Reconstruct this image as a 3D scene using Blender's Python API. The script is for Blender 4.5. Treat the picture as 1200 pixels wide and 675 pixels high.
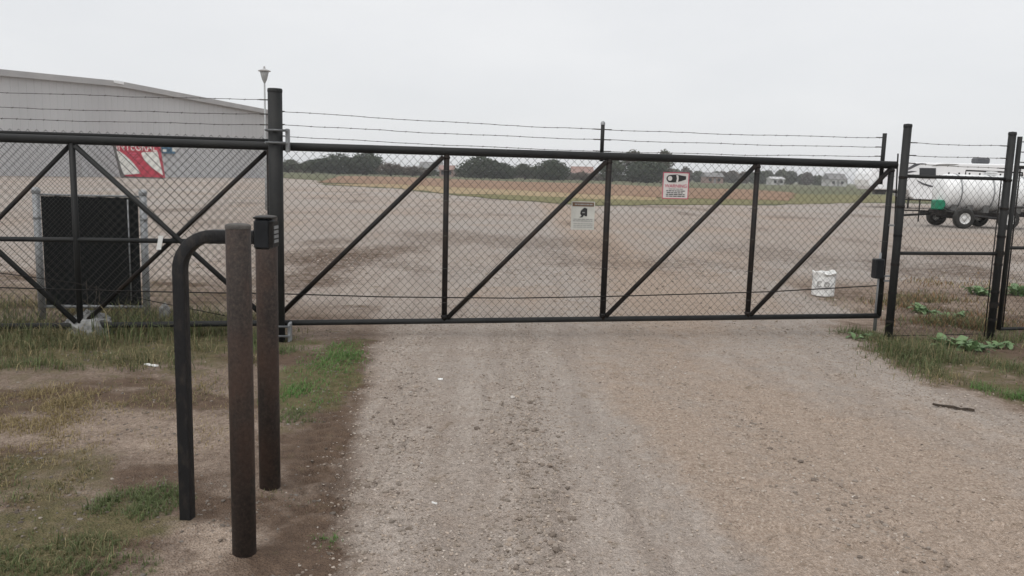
import bpy, math, random
import numpy as np
from mathutils import Vector, Matrix

random.seed(7)
RNG = np.random.default_rng(11)
scene = bpy.context.scene
for o in list(bpy.data.objects):
    bpy.data.objects.remove(o)

# ------------------------------------------------------------------ camera
W0, H0, FPX, CAMH = 1200.0, 675.0, 955.0, 1.6
ROLL = math.atan(.027)
PITCH = math.radians(7.967)
cam_d = bpy.data.cameras.new('camera')
cam_d.sensor_width = 36.0
cam_d.lens = 36.0 * FPX / W0
cam_d.clip_start = 0.05
cam_d.clip_end = 6000
cam = bpy.data.objects.new('camera', cam_d)
scene.collection.objects.link(cam)
_c, _s = math.cos(ROLL), math.sin(ROLL)
R_ = Vector((1, 0, 0)); U_ = Vector((0, math.sin(PITCH), math.cos(PITCH)))
F_ = Vector((0, math.cos(PITCH), -math.sin(PITCH)))
cr = R_ * _c + U_ * _s
cu = U_ * _c - R_ * _s
cam.matrix_world = Matrix(((cr.x, cu.x, -F_.x, 0), (cr.y, cu.y, -F_.y, 0),
                           (cr.z, cu.z, -F_.z, CAMH), (0, 0, 0, 1)))
scene.camera = cam

# ------------------------------------------------------------------ sky, overcast
SUN_EL, SUN_AZ = math.radians(58), math.radians(215)
world = bpy.data.worlds.new('World')
scene.world = world
world.use_nodes = True
wn, wl = world.node_tree.nodes, world.node_tree.links
wn.clear()
w_out = wn.new('ShaderNodeOutputWorld')
w_bg = wn.new('ShaderNodeBackground'); w_bg.inputs['Strength'].default_value = 0.1
w_sky = wn.new('ShaderNodeTexSky'); w_sky.sky_type = 'NISHITA'; w_sky.sun_disc = False
w_sky.sun_elevation = SUN_EL; w_sky.sun_rotation = SUN_AZ
w_tc = wn.new('ShaderNodeTexCoord')
w_map = wn.new('ShaderNodeMapping'); w_map.inputs['Scale'].default_value = (1, 1, 3.0)
w_noise = wn.new('ShaderNodeTexNoise'); w_noise.inputs['Scale'].default_value = 1.6
w_noise.inputs['Detail'].default_value = 5.0; w_noise.inputs['Roughness'].default_value = .55
w_ramp = wn.new('ShaderNodeValToRGB')
w_ramp.color_ramp.elements[0].position = .3; w_ramp.color_ramp.elements[1].position = .72
w_ramp.color_ramp.elements[0].color = (6.6, 6.74, 6.95, 1)
w_ramp.color_ramp.elements[1].color = (7.65, 7.7, 7.8, 1)
w_mix = wn.new('ShaderNodeMix'); w_mix.data_type = 'RGBA'; w_mix.inputs[0].default_value = .95
wl.new(w_tc.outputs['Generated'], w_map.inputs['Vector'])
wl.new(w_map.outputs[0], w_noise.inputs['Vector'])
wl.new(w_noise.outputs['Fac'], w_ramp.inputs['Fac'])
wl.new(w_sky.outputs['Color'], w_mix.inputs[6])
wl.new(w_ramp.outputs['Color'], w_mix.inputs[7])
wl.new(w_mix.outputs[2], w_bg.inputs['Color'])
wl.new(w_bg.outputs[0], w_out.inputs[0])

sun_d = bpy.data.lights.new('sun', 'SUN')
sun_d.energy = 1.5; sun_d.angle = math.radians(75); sun_d.color = (1, .97, .93)
sun = bpy.data.objects.new('sun', sun_d); scene.collection.objects.link(sun)
sdir = Vector((math.sin(SUN_AZ) * math.cos(SUN_EL), math.cos(SUN_AZ) * math.cos(SUN_EL), math.sin(SUN_EL)))
sun.rotation_euler = sdir.to_track_quat('Z', 'Y').to_euler()

vs = scene.view_settings
vs.view_transform = 'Standard'; vs.look = 'None'; vs.exposure = 0.22; vs.gamma = 1.0
vs.use_curve_mapping = False
scene.render.engine = 'CYCLES'
scene.cycles.max_bounces = 5; scene.cycles.diffuse_bounces = 3; scene.cycles.volume_bounces = 0
scene.render.resolution_x, scene.render.resolution_y = 1024, 576

# ------------------------------------------------------------------ measuring helpers
def ray(px, py):
    u = (px - W0 / 2) / FPX; v = -(py - H0 / 2) / FPX
    return cr * u + cu * v + F_
def gnd(px, py, z=0.0):
    r = ray(px, py); t = (z - CAMH) / r.z
    return Vector((r.x * t, r.y * t, z))
def atY(px, py, Y):
    r = ray(px, py); t = Y / r.y
    return Vector((r.x * t, Y, CAMH + r.z * t))
def online(px, py, p0, slope):          # vertical plane through p0 with dy/dx = slope
    r = ray(px, py); t = (p0[1] - slope * p0[0]) / (r.y - slope * r.x)
    return Vector((r.x * t, r.y * t, CAMH + r.z * t))

# ------------------------------------------------------------------ noise
def _h(ix, iy, s):
    n = (ix * 374761393 + iy * 668265263 + s * 1442695041).astype(np.int64) & 0xffffffff
    n = ((n ^ (n >> 13)) * 1274126177) & 0xffffffff
    n = (n ^ (n >> 16)) & 0xffffffff
    return n / 4294967295.0
def vnoise(x, y, s=0):
    x = np.asarray(x, float); y = np.asarray(y, float)
    ix = np.floor(x).astype(np.int64); iy = np.floor(y).astype(np.int64)
    fx = x - ix; fy = y - iy
    fx = fx * fx * (3 - 2 * fx); fy = fy * fy * (3 - 2 * fy)
    a = _h(ix, iy, s); b = _h(ix + 1, iy, s); c = _h(ix, iy + 1, s); d = _h(ix + 1, iy + 1, s)
    return (a * (1 - fx) + b * fx) * (1 - fy) + (c * (1 - fx) + d * fx) * fy
def fbm(x, y, s=0, o=4):
    t = 0; a = .5; n = 0
    for i in range(o):
        t = t + a * vnoise(x * 2 ** i, y * 2 ** i, s + i * 17); n += a; a *= .5
    return t / n
def sstep(a, b, x):
    t = np.clip((x - a) / (b - a), 0, 1); return t * t * (3 - 2 * t)

# ------------------------------------------------------------------ materials
MATS = {}
def _mat(name):
    m = bpy.data.materials.new(name); m.use_nodes = True
    nt = m.node_tree; b = nt.nodes['Principled BSDF']
    MATS[name] = m
    return m, nt, b
def N(nt, t, **kw):
    n = nt.nodes.new(t)
    for k, v in kw.items():
        if k in n.inputs.keys(): n.inputs[k].default_value = v
        else: setattr(n, k, v)
    return n
def mixc(nt, fac, a, b, blend='MIX'):
    n = nt.nodes.new('ShaderNodeMix'); n.data_type = 'RGBA'; n.blend_type = blend
    for i, v in ((0, fac), (6, a), (7, b)):
        if hasattr(v, 'is_linked') or hasattr(v, 'links'): nt.links.new(v, n.inputs[i])
        elif i == 0: n.inputs[0].default_value = v
        else: n.inputs[i].default_value = (*v, 1) if len(v) == 3 else v
    return n.outputs[2]
def ramp(nt, src, stops):
    n = nt.nodes.new('ShaderNodeValToRGB')
    el = n.color_ramp.elements
    while len(el) < len(stops): el.new(.5)
    for e, (p, c) in zip(el, stops):
        e.position = p; e.color = (*c, 1) if len(c) == 3 else c
    nt.links.new(src, n.inputs[0]); return n.outputs[0]
def noise_mat(name, c1, c2, scale=8, rough=.6, metal=0., bump=.0, lo=.35, hi=.65, bscale=None, stretch=(1, 1, 1), spec=.5):
    m, nt, b = _mat(name)
    g = N(nt, 'ShaderNodeNewGeometry')
    mp = N(nt, 'ShaderNodeMapping', Scale=stretch)
    nt.links.new(g.outputs['Position'], mp.inputs['Vector'])
    n = N(nt, 'ShaderNodeTexNoise', Scale=scale, Detail=6., Roughness=.6)
    nt.links.new(mp.outputs[0], n.inputs['Vector'])
    col = ramp(nt, n.outputs['Fac'], [(lo, c1), (hi, c2)])
    nt.links.new(col, b.inputs['Base Color'])
    b.inputs['Roughness'].default_value = rough; b.inputs['Metallic'].default_value = metal
    b.inputs['Specular IOR Level'].default_value = spec
    if bump:
        n2 = N(nt, 'ShaderNodeTexNoise', Scale=bscale or scale * 6, Detail=4.)
        nt.links.new(mp.outputs[0], n2.inputs['Vector'])
        bp = N(nt, 'ShaderNodeBump', Strength=bump, Distance=.01)
        nt.links.new(n2.outputs['Fac'], bp.inputs['Height'])
        nt.links.new(bp.outputs[0], b.inputs['Normal'])
    return m
noise_mat('black_paint', (.011, .012, .0125), (.024, .024, .023), 5, .6, 0, .15, .3, .75, spec=.3)
noise_mat('black_rusty', (.009, .008, .008), (.034, .022, .015), 7, .6, 0, .2, .42, .78, spec=.3)
noise_mat('wire_black', (.022, .020, .018), (.040, .034, .028), 3, .55)
noise_mat('barb_wire', (.05, .047, .044), (.09, .08, .07), 9, .6)
noise_mat('galvanised', (.24, .25, .26), (.33, .34, .345), 6, .5, .35)
noise_mat('white_plastic', (.72, .72, .70), (.82, .82, .80), 4, .4)
noise_mat('bucket_white', (.62, .62, .61), (.88, .88, .86), 22, .5, 0, .3, .35, .6)
noise_mat('grime', (.28, .275, .27), (.45, .44, .43), 26, .7)
noise_mat('black_sheet', (.004, .006, .0065), (.009, .011, .012), 3, .6, 0, .2, spec=.2, bscale=9, stretch=(1, 1, .12))
noise_mat('box_black', (.009, .010, .012), (.018, .02, .023), 9, .5, spec=.3)
noise_mat('concrete', (.17, .17, .17), (.34, .34, .33), 18, .9, 0, .6)
def rusty():
    m, nt, b = _mat('rusty_pipe'); g = N(nt, 'ShaderNodeNewGeometry')
    def nn(sc, st, d=6., r=.65):
        mp = N(nt, 'ShaderNodeMapping', Scale=st); nt.links.new(g.outputs['Position'], mp.inputs['Vector'])
        n = N(nt, 'ShaderNodeTexNoise', Scale=sc, Detail=d, Roughness=r); nt.links.new(mp.outputs[0], n.inputs['Vector']); return n.outputs['Fac']
    fine = ramp(nt, nn(70, (1, 1, .9), 6., .7), [(.32, (.022, .018, .016)), (.52, (.046, .036, .031)), (.72, (.085, .062, .05))])
    rust = ramp(nt, nn(6, (1, 1, .6)), [(.42, (0, 0, 0)), (.66, (.8, .8, .8))])
    c = mixc(nt, rust, fine, mixc(nt, .55, fine, (.095, .050, .034)))
    run = ramp(nt, nn(9, (1, 1, .3)), [(.4, (.86, .86, .86)), (.6, (1.06, 1.06, 1.06))])
    c = mixc(nt, .8, c, run, 'MULTIPLY')
    nt.links.new(c, b.inputs['Base Color']); b.inputs['Roughness'].default_value = .66; b.inputs['Specular IOR Level'].default_value = .35
    bp = N(nt, 'ShaderNodeBump', Strength=.4, Distance=.004); nt.links.new(nn(140, (1, 1, 1)), bp.inputs['Height']); nt.links.new(bp.outputs[0], b.inputs['Normal'])
rusty()
noise_mat('tube_paint', (.009, .009, .010), (.045, .036, .03), 26, .55, 0, .3, .5, .82, 90, (1, 1, .5), spec=.35)
noise_mat('pipe_top', (.05, .046, .042), (.11, .10, .09), 20, .7, .2, .3)
noise_mat('dark_steel', (.007, .007, .0075), (.022, .018, .015), 10, .6, .0, .15, spec=.2)
noise_mat('red_print', (.42, .03, .06), (.5, .045, .08), 2, .5)
noise_mat('pink_red_print', (.48, .07, .12), (.56, .1, .16), 2, .5)
noise_mat('black_print', (.015, .015, .016), (.03, .03, .03), 5, .5)
noise_mat('grey_print', (.26, .26, .25), (.32, .32, .31), 5, .5)
noise_mat('brown_print', (.11, .06, .035), (.16, .09, .05), 5, .5)
noise_mat('sign_white', (.62, .60, .58), (.70, .68, .66), 12, .4)
noise_mat('sign_grey_white', (.50, .50, .46), (.58, .58, .54), 9, .45)
noise_mat('blue_print', (.05, .14, .24), (.08, .2, .3), 2, .5)
noise_mat('banner_white', (.66, .66, .62), (.76, .76, .72), 1, .5)
noise_mat('board_side', (.10, .095, .09), (.15, .14, .135), 1, .6)
noise_mat('hangar_wall', (.47, .47, .475), (.53, .53, .535), .12, .5, .0, .0, stretch=(1, 1, .25))
noise_mat('hangar_trim', (.36, .355, .355), (.42, .415, .41), .4, .5)
noise_mat('hangar_roof', (.42, .42, .42), (.5, .5, .5), .4, .5)
noise_mat('lamp_grey', (.30, .31, .31), (.38, .39, .39), 3, .5)
noise_mat('rv_white', (.80, .81, .82), (.86, .87, .88), 1.5, .3)
noise_mat('rv_stripe', (.05, .055, .06), (.09, .09, .10), 2, .4)
noise_mat('dark_glass', (.012, .013, .015), (.02, .02, .022), 2, .12)
noise_mat('tank_white', (.76, .77, .77), (.86, .87, .87), 2.5, .35)
noise_mat('tank_stain', (.08, .08, .08), (.2, .2, .19), 3, .6)
noise_mat('tyre', (.012, .012, .012), (.03, .028, .025), 12, .85)
noise_mat('rim', (.55, .55, .54), (.7, .7, .69), 6, .4)
noise_mat('green_engine', (.005, .16, .085), (.01, .23, .12), 5, .4)
noise_mat('house_white', (.40, .40, .39), (.5, .49, .48), .6, .7)
noise_mat('house_brick', (.22, .15, .125), (.29, .20, .17), .8, .8)
noise_mat('roof_red', (.24, .15, .125), (.30, .19, .16), .8, .8)
noise_mat('roof_pale', (.42, .42, .42), (.55, .55, .55), .5, .5)
noise_mat('roof_grey', (.14, .14, .14), (.22, .215, .21), .5, .7)
noise_mat('bark', (.05, .04, .03), (.10, .085, .07), 3, .9)
noise_mat('stick_bark', (.03, .022, .016), (.07, .05, .035), 30, .9, 0, .4)
noise_mat('field_grass', (.095, .105, .062), (.155, .15, .09), .09, .95, 0, .3, .3, .7, .8, spec=.1)
noise_mat('olive_grass', (.145, .14, .068), (.20, .18, .095), .35, .95, 0, .3, .3, .7, 2, spec=.1)
noise_mat('dry_grass', (.27, .205, .12), (.36, .28, .175), .3, .95, 0, .3, .3, .7, 2, spec=.1)
noise_mat('bare_soil', (.19, .118, .078), (.30, .20, .138), .25, .95, 0, .3, .3, .7, 2, spec=.1)

def attr_mat(name, rough=.8, trans=0., spec=.2):
    m, nt, b = _mat(name)
    a = N(nt, 'ShaderNodeAttribute', attribute_name='tint')
    nt.links.new(a.outputs['Color'], b.inputs['Base Color'])
    b.inputs['Roughness'].default_value = rough
    b.inputs['Specular IOR Level'].default_value = spec
    if trans:
        tr = N(nt, 'ShaderNodeBsdfTranslucent'); nt.links.new(a.outputs['Color'], tr.inputs['Color'])
        mx = N(nt, 'ShaderNodeMixShader'); mx.inputs[0].default_value = trans
        out = nt.nodes['Material Output']
        nt.links.new(b.outputs[0], mx.inputs[1]); nt.links.new(tr.outputs[0], mx.inputs[2])
        nt.links.new(mx.outputs[0], out.inputs[0])
    return m
attr_mat('stone', .9)
attr_mat('blade', .65, .3)
attr_mat('leafage', .7, .25)
attr_mat('weed_leaf', .45, .25, .4)

# ------------------------------------------------------------------ mesh builder
ORIGIN = {}
def tag(o, label=None, cat=None, group=None, kind=None):
    if label: o['label'] = label
    if cat: o['category'] = cat
    if group: o['group'] = group
    if kind: o['kind'] = kind
    return o
def thing(name, loc, label, cat, group=None):
    o = bpy.data.objects.new(name, None); scene.collection.objects.link(o)
    o.location = loc; o.empty_display_size = .2
    ORIGIN[o] = Vector(loc)
    return tag(o, label, cat, group)
def _basis(d):
    d = d.normalized()
    a = Vector((0, 0, 1)) if abs(d.z) < .9 else Vector((1, 0, 0))
    u = d.cross(a).normalized(); return u, d.cross(u).normalized()
class MB:
    def __init__(s): s.v = []; s.f = []; s.sm = []
    def add(s, vs_, fs, smooth=False):
        n = len(s.v); s.v += [tuple(p) for p in vs_]
        for f in fs: s.f.append(tuple(i + n for i in f)); s.sm.append(smooth)
        return s
    def tube(s, pts, r, n=10, cap=True, smooth=True):
        pts = [Vector(p) for p in pts]; rs = r if isinstance(r, (list, tuple)) else [r] * len(pts)
        vs_ = []; fs = []; u = None
        for i, p in enumerate(pts):
            d = (pts[min(i + 1, len(pts) - 1)] - pts[max(i - 1, 0)]).normalized()
            if u is None: u, w = _basis(d)
            else:
                u = (u - d * u.dot(d)).normalized(); w = d.cross(u)
            for k in range(n):
                a = 2 * math.pi * k / n
                vs_.append(p + (u * math.cos(a) + w * math.sin(a)) * rs[i])
        for i in range(len(pts) - 1):
            for k in range(n):
                k2 = (k + 1) % n
                fs.append((i * n + k, i * n + k2, (i + 1) * n + k2, (i + 1) * n + k))
        s.add(vs_, fs, smooth)
        if cap:
            b = len(s.v) - len(vs_)
            s.f.append(tuple(b + k for k in reversed(range(n)))); s.sm.append(False)
            e = b + (len(pts) - 1) * n
            s.f.append(tuple(e + k for k in range(n))); s.sm.append(False)
        return s
    def box(s, c, size, ax=None, bev=0):
        c = Vector(c); X, Y, Z = ax if ax else (Vector((1, 0, 0)), Vector((0, 1, 0)), Vector((0, 0, 1)))
        hx, hy, hz = [q / 2 for q in size]
        if not bev:
            vs_ = [c + X * (sx * hx) + Y * (sy * hy) + Z * (sz * hz) for sz in (-1, 1) for sx, sy in ((-1, -1), (1, -1), (1, 1), (-1, 1))]
            return s.add(vs_, [(3, 2, 1, 0), (4, 5, 6, 7), (0, 1, 5, 4), (1, 2, 6, 5), (2, 3, 7, 6), (3, 0, 4, 7)])
        prof = []
        for zz, ins in ((-hz, bev), (-hz + bev, 0), (hz - bev, 0), (hz, bev)):
            ring = []
            for sx, sy in ((-1, -1), (1, -1), (1, 1), (-1, 1)):
                a = (sx * (hx - bev), sy * (hy - ins)) ; b = (sx * (hx - ins), sy * (hy - bev))
                pr = [a, b] if sx * sy < 0 else [b, a]
                ring += pr
            prof.append([c + X * q[0] + Y * q[1] + Z * zz for q in ring])
        vs_ = [p for r in prof for p in r]; m = 8; fs = []
        for i in range(3):
            for k in range(m): fs.append((i * m + k, i * m + (k + 1) % m, (i + 1) * m + (k + 1) % m, (i + 1) * m + k))
        fs.append(tuple(reversed(range(m)))); fs.append(tuple(3 * m + k for k in range(m)))
        return s.add(vs_, fs)
    def lathe(s, base, prof, n=20, axis=Vector((0, 0, 1)), smooth=True):
        base = Vector(base); u, w = _basis(axis); vs_ = []; fs = []
        for r, z in prof:
            for k in range(n):
                a = 2 * math.pi * k / n
                vs_.append(base + axis * z + (u * math.cos(a) + w * math.sin(a)) * max(r, 1e-4))
        for i in range(len(prof) - 1):
            for k in range(n):
                k2 = (k + 1) % n
                fs.append((i * n + k, i * n + k2, (i + 1) * n + k2, (i + 1) * n + k))
        return s.add(vs_, fs, smooth)
    def prism(s, poly, ext):            # poly: world points of one face, ext: extrusion vector
        poly = [Vector(p) for p in poly]; ext = Vector(ext); n = len(poly)
        vs_ = poly + [p + ext for p in poly]
        fs = [tuple(reversed(range(n))), tuple(range(n, 2 * n))]
        for k in range(n): fs.append((k, (k + 1) % n, n + (k + 1) % n, n + k))
        return s.add(vs_, fs)
    def build(s, name, mat, parent=None, loc=None):
        org = ORIGIN[parent] if parent else Vector(loc or (0, 0, 0))
        me = bpy.data.meshes.new(name)
        me.from_pydata([(p[0] - org.x, p[1] - org.y, p[2] - org.z) for p in s.v], [], s.f)
        me.polygons.foreach_set('use_smooth', s.sm)
        me.materials.append(MATS[mat]); me.update()
        import bmesh
        bm = bmesh.new(); bm.from_mesh(me); bmesh.ops.recalc_face_normals(bm, faces=bm.faces); bm.to_mesh(me); bm.free()
        o = bpy.data.objects.new(name, me); scene.collection.objects.link(o)
        if parent: o.parent = parent
        else: o.location = org
        ORIGIN[o] = org
        return o
def np_mesh(name, V, F, mat, tint=None, smooth=False, attr='tint'):
    """V (n,3), F (m,k) numpy -> one mesh object"""
    me = bpy.data.meshes.new(name)
    k = F.shape[1]
    me.vertices.add(len(V)); me.vertices.foreach_set('co', np.ascontiguousarray(V, np.float32).ravel())
    me.loops.add(F.size); me.loops.foreach_set('vertex_index', np.ascontiguousarray(F, np.int32).ravel())
    me.polygons.add(len(F))
    me.polygons.foreach_set('loop_start', np.arange(0, F.size, k, dtype=np.int32))
    me.polygons.foreach_set('loop_total', np.full(len(F), k, np.int32))
    me.polygons.foreach_set('use_smooth', np.full(len(F), smooth, bool))
    if tint is not None:
        a = me.color_attributes.new(attr, 'FLOAT_COLOR', 'POINT')
        c = np.ones((len(V), 4), np.float32); c[:, :tint.shape[1]] = tint
        a.data.foreach_set('color', c.ravel())
    me.materials.append(MATS[mat]); me.update(calc_edges=True)
    o = bpy.data.objects.new(name, me); scene.collection.objects.link(o)
    ORIGIN[o] = Vector((0, 0, 0))
    return o

# ------------------------------------------------------------------ ground
LEFT_EDGE = [gnd(*p) for p in ((395, 690), (395, 600), (404, 535), (424, 455), (432, 405), (450, 380), (440, 366))]
RIGHT_EDGE = [gnd(*p) for p in ((1320, 520), (1200, 481), (1120, 456), (1050, 430), (1005, 400), (985, 382), (1010, 366))]
ley = np.array([p.y for p in LEFT_EDGE]); lex = np.array([p.x for p in LEFT_EDGE])
rey = np.array([p.y for p in RIGHT_EDGE]); rex = np.array([p.x for p in RIGHT_EDGE])
def edges(y):
    return np.interp(y, ley, lex), np.interp(y, rey, rex)
B1P, B2P, K0P = (286.5, 650), (316.5, 574), (220, 610)
FEET = [gnd(*B1P), gnd(*B2P), gnd(*K0P)]
def ell(x, y, px, py, rx, ry):
    c = gnd(px, py); wx = rx * math.hypot(c.y, 1.6) / FPX
    wy = abs(gnd(px, py - ry).y - gnd(px, py + ry).y) / 2
    return np.sqrt(((x - c.x) / wx) ** 2 + ((y - c.y) / wy) ** 2)
def masks(x, y):
    """gravel, green, dark soil, tan dirt"""
    n1 = fbm(x * 1.3, y * 1.3, 3); n2 = fbm(x * 5, y * 5, 9); n3 = fbm(x * .45, y * .45, 21)
    jit = (n1 - .5) * .7 + (n2 - .5) * .35
    xl, xr = edges(y)
    w = .14 + .1 * n1
    inside = sstep(-w, w, x - xl + jit * .55) * sstep(-w * 1.6, w * 1.6, xr - x + jit * .9)
    beyond = sstep(8.6, 10.2, y + jit)
    left_back = sstep(-2.6, -3.6, x + jit) * sstep(12.2, 10.2, y + jit * 2)
    right_back = sstep(3.6, 4.6, x + jit * 1.5) * sstep(14.5, 11.5, y + jit * 3)
    lot = beyond * (1 - np.maximum(left_back, right_back * .8))
    gravel = np.maximum(inside, lot)
    side_l = (1 - gravel) * (x < 1)
    side_r = (1 - gravel) * (x > 1)
    green = np.zeros_like(x)
    for px, py, rx, ry, a in ((378, 440, 52, 42, .9), (120, 402, 250, 32, .75), (55, 628, 135, 62, .75), (30, 560, 95, 45, .5),
                              (1190, 462, 60, 16, .7), (1110, 425, 130, 26, .5), (1010, 394, 40, 10, .5)):
        green = np.maximum(green, a * sstep(1.25, .5, ell(x, y, px, py, rx, ry) + (n2 - .5) * 1.1))
    green *= (1 - gravel) * .7
    green = np.maximum(green, left_back * .35 * n2)
    dark = np.zeros_like(x)
    xm = xl - .17 + (n1 - .5) * .25
    dark = sstep(.34, .05, np.abs(x - xm)) * sstep(8.6, 7.4, y) * (.28 + .45 * n2)
    dark = np.maximum(dark, .8 * sstep(1.2, .4, ell(x, y, 345, 655, 70, 40) + (n2 - .5)))
    dark = np.maximum(dark, .75 * side_l * sstep(.45, .7, fbm(x * 1.1 + 3, y * 2.2, 123)))
    dark = np.maximum(dark, side_r * (.25 + .5 * n1))
    # tan, packed wheel paths on the drive
    u = (x - xl) / np.maximum(xr - xl, .1)
    tan = np.exp(-((u - .42) / .05) ** 2) * .55 * sstep(8.2, 5.5, y) + np.exp(-((u - .62) / .14) ** 2) * .9 + np.exp(-((u - .84) / .05) ** 2) * .3
    tan = tan * inside * np.clip(n3 * 1.5 + n1 * .6 - .35, 0, 1)
    tan = np.maximum(tan, lot * sstep(.55, .8, n3) * .35)
    nl = fbm(x * .5, y * .22, 71); 
    for px, py, rx, ry, a in ((400, 302, 110, 20, .62), (350, 330, 60, 14, .6), (750, 308, 170, 12, .38), (930, 300, 120, 14, .3), (1120, 318, 130, 22, .6), (560, 280, 160, 10, .35)):
        dark = np.maximum(dark, lot * a * .75 * sstep(1.3, .2, ell(x, y, px, py, rx, ry) + (nl - .5) * 1.6 + (n1 - .5) * .8))
    dark = np.maximum(dark, lot * .3 * sstep(.55, .8, nl))
    tan = np.maximum(tan, side_r * (.25 + .6 * (1 - n1)))
    for px, py, rx, ry, a in ((285, 605, 115, 52, .5), (150, 505, 160, 30, .25)):
        tan = np.maximum(tan, side_l * a * sstep(1.2, .3, ell(x, y, px, py, rx, ry) + (n2 - .5) * 1.2 + (n1 - .5)))
    dark = dark * (1 - .7 * np.clip(tan, 0, 1) * side_l)
    return gravel, green, np.clip(dark, 0, 1), np.clip(tan, 0, 1)
def hgt(x, y):
    x = np.asarray(x, float); y = np.asarray(y, float)
    near = sstep(30, 12, np.hypot(x, y - 5))
    g, gr, dk, tn = masks(x, y)
    xl, xr = edges(y)
    z = (fbm(x * .9, y * .9, 5) - .5) * .05
    z += (fbm(x * 4.2, y * 4.2, 31) - .5) * .022
    z += (fbm(x * 22, y * 22, 41, 2) - .5) * (.010 + .006 * (1 - g))
    z += g * (vnoise(x * 55, y * 55, 61) - .5) * .008
    u = (x - xl) / np.maximum(xr - xl, .1)
    z -= np.exp(-((u - .62) / .1) ** 2) * .018 * g
    z += np.exp(-(((x - .1) / 4.2) / .035) ** 2) * .03 * g * sstep(7.5, 5, y) * fbm(x * 3, y * 3, 8)
    z += g * (fbm(x * 11, y * 11, 47, 3) - .5) * .022 * (np.exp(-(((x - .1) / 4.2) / .05) ** 2) + .6 * np.exp(-((u - .06) / .06) ** 2) + .35)
    z -= g * .02 * sstep(.74, .84, vnoise(x * 7, y * 7, 207))
    # tyre tread pressed into the soft shoulder
    xm = xl - .06 + .05 * np.sin(y * .9)
    tr = sstep(.16, .10, np.abs(x - xm)) * sstep(7.6, 6.8, y) * sstep(3.2, 3.8, y) * sstep(.25, .5, fbm(x * 2.2, y * 1.1, 77))
    lug = np.sign(np.sin(y * 2 * math.pi / .125 + np.abs(x - xm) * 26)) * .5
    z += tr * (lug * .02 - .012)
    for p in FEET:
        q = np.hypot(x - p.x, y - p.y); z = z + (.022 + .02 * (fbm(x * 9, y * 9, 87) - .5)) * np.exp(-(q / .13) ** 2)
    return z * near
def axis(lo, hi, step, far_lo, far_hi, g=1.07):
    a = list(np.arange(lo, hi, step)); s = step; p = a[-1]
    while p < far_hi: s *= g; p += s; a.append(p)
    s = step; p = lo; b = []
    while p > far_lo: s *= g; p -= s; b.append(p)
    return np.array(b[::-1] + a)
gx = axis(-5.0, 5.2, .026, -2600, 2600, 1.075)
gy = axis(2.3, 10.5, .026, -300, 3600, 1.07)
GX, GY = np.meshgrid(gx, gy)
GZ = hgt(GX, GY)
nx, ny = len(gx), len(gy)
V = np.stack([GX.ravel(), GY.ravel(), GZ.ravel()], 1)
idx = np.arange(nx * ny).reshape(ny, nx)
F = np.stack([idx[:-1, :-1].ravel(), idx[:-1, 1:].ravel(), idx[1:, 1:].ravel(), idx[1:, :-1].ravel()], 1)
mk = np.stack([m.ravel() for m in masks(GX, GY)], 1)

m, nt, b = _mat('ground')
L = nt.links.new
at = N(nt, 'ShaderNodeAttribute', attribute_name='tint'); sp = N(nt, 'ShaderNodeSeparateColor')
L(at.outputs['Color'], sp.inputs[0])
geo = N(nt, 'ShaderNodeNewGeometry')
def nz(scale, detail=5., rough=.6):
    n = N(nt, 'ShaderNodeTexNoise', Scale=scale, Detail=detail, Roughness=rough); L(geo.outputs['Position'], n.inputs['Vector']); return n.outputs['Fac']
def vz(scale):
    n = N(nt, 'ShaderNodeTexVoronoi', Scale=scale); L(geo.outputs['Position'], n.inputs['Vector']); return n
v1, v2 = vz(95), vz(38)
peb = ramp(nt, v1.outputs['Color'], [(0, (.15, .116, .094)), (.4, (.35, .298, .256)), (.8, (.48, .42, .37)), (1, (.68, .63, .58))])
peb2 = ramp(nt, v2.outputs['Color'], [(0, (.22, .176, .145)), (.5, (.375, .317, .269)), (1, (.52, .465, .412))])
grav = mixc(nt, .45, peb, peb2)
stm = N(nt, 'ShaderNodeMapping', Scale=(4.5, .45, 1)); L(geo.outputs['Position'], stm.inputs['Vector'])
stn = N(nt, 'ShaderNodeTexNoise', Scale=1., Detail=7., Roughness=.65); L(stm.outputs[0], stn.inputs['Vector'])
streak = stn.outputs['Fac']
grav = mixc(nt, ramp(nt, streak, [(.40, (0, 0, 0)), (.58, (1, 1, 1))]), mixc(nt, .55, grav, (.245, .195, .158)), mixc(nt, .4, grav, (.50, .452, .405)))
grit = ramp(nt, nz(42, 3, .7), [(.34, (.66, .64, .62)), (.55, (1, 1, 1)), (.72, (1.15, 1.15, 1.15))])
grav = mixc(nt, 1.0, grav, grit, 'MULTIPLY')
grav = mixc(nt, ramp(nt, nz(2.6, 7, .7), [(.50, (0, 0, 0)), (.66, (.75, .75, .75))]), grav, mixc(nt, .3, (.262, .196, .150), peb))
grav = mixc(nt, ramp(nt, nz(7.5, 5, .75), [(.62, (0, 0, 0)), (.72, (.7, .7, .7))]), grav, (.19, .145, .115))
grav = mixc(nt, ramp(nt, nz(.07, 4), [(.36, (.15, .15, .15)), (.6, (.8, .8, .8))]), grav, (.355, .338, .318))
tan = mixc(nt, nz(9, 6, .7), (.285, .222, .170), (.455, .372, .302))
tan = mixc(nt, .4, tan, peb)
tan = mixc(nt, .7, tan, grit, 'MULTIPLY')
soil = ramp(nt, nz(3.2, 8, .7), [(.3, (.09, .063, .045)), (.5, (.16, .118, .088)), (.7, (.27, .217, .172))])
soil = mixc(nt, .25, soil, peb)
soil = mixc(nt, .8, soil, grit, 'MULTIPLY')
drk = ramp(nt, nz(14, 6, .7), [(.3, (.085, .060, .045)), (.7, (.155, .112, .082))])
grn = ramp(nt, nz(11, 6, .7), [(.3, (.085, .082, .042)), (.55, (.13, .115, .062)), (.75, (.19, .155, .095))])
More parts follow.
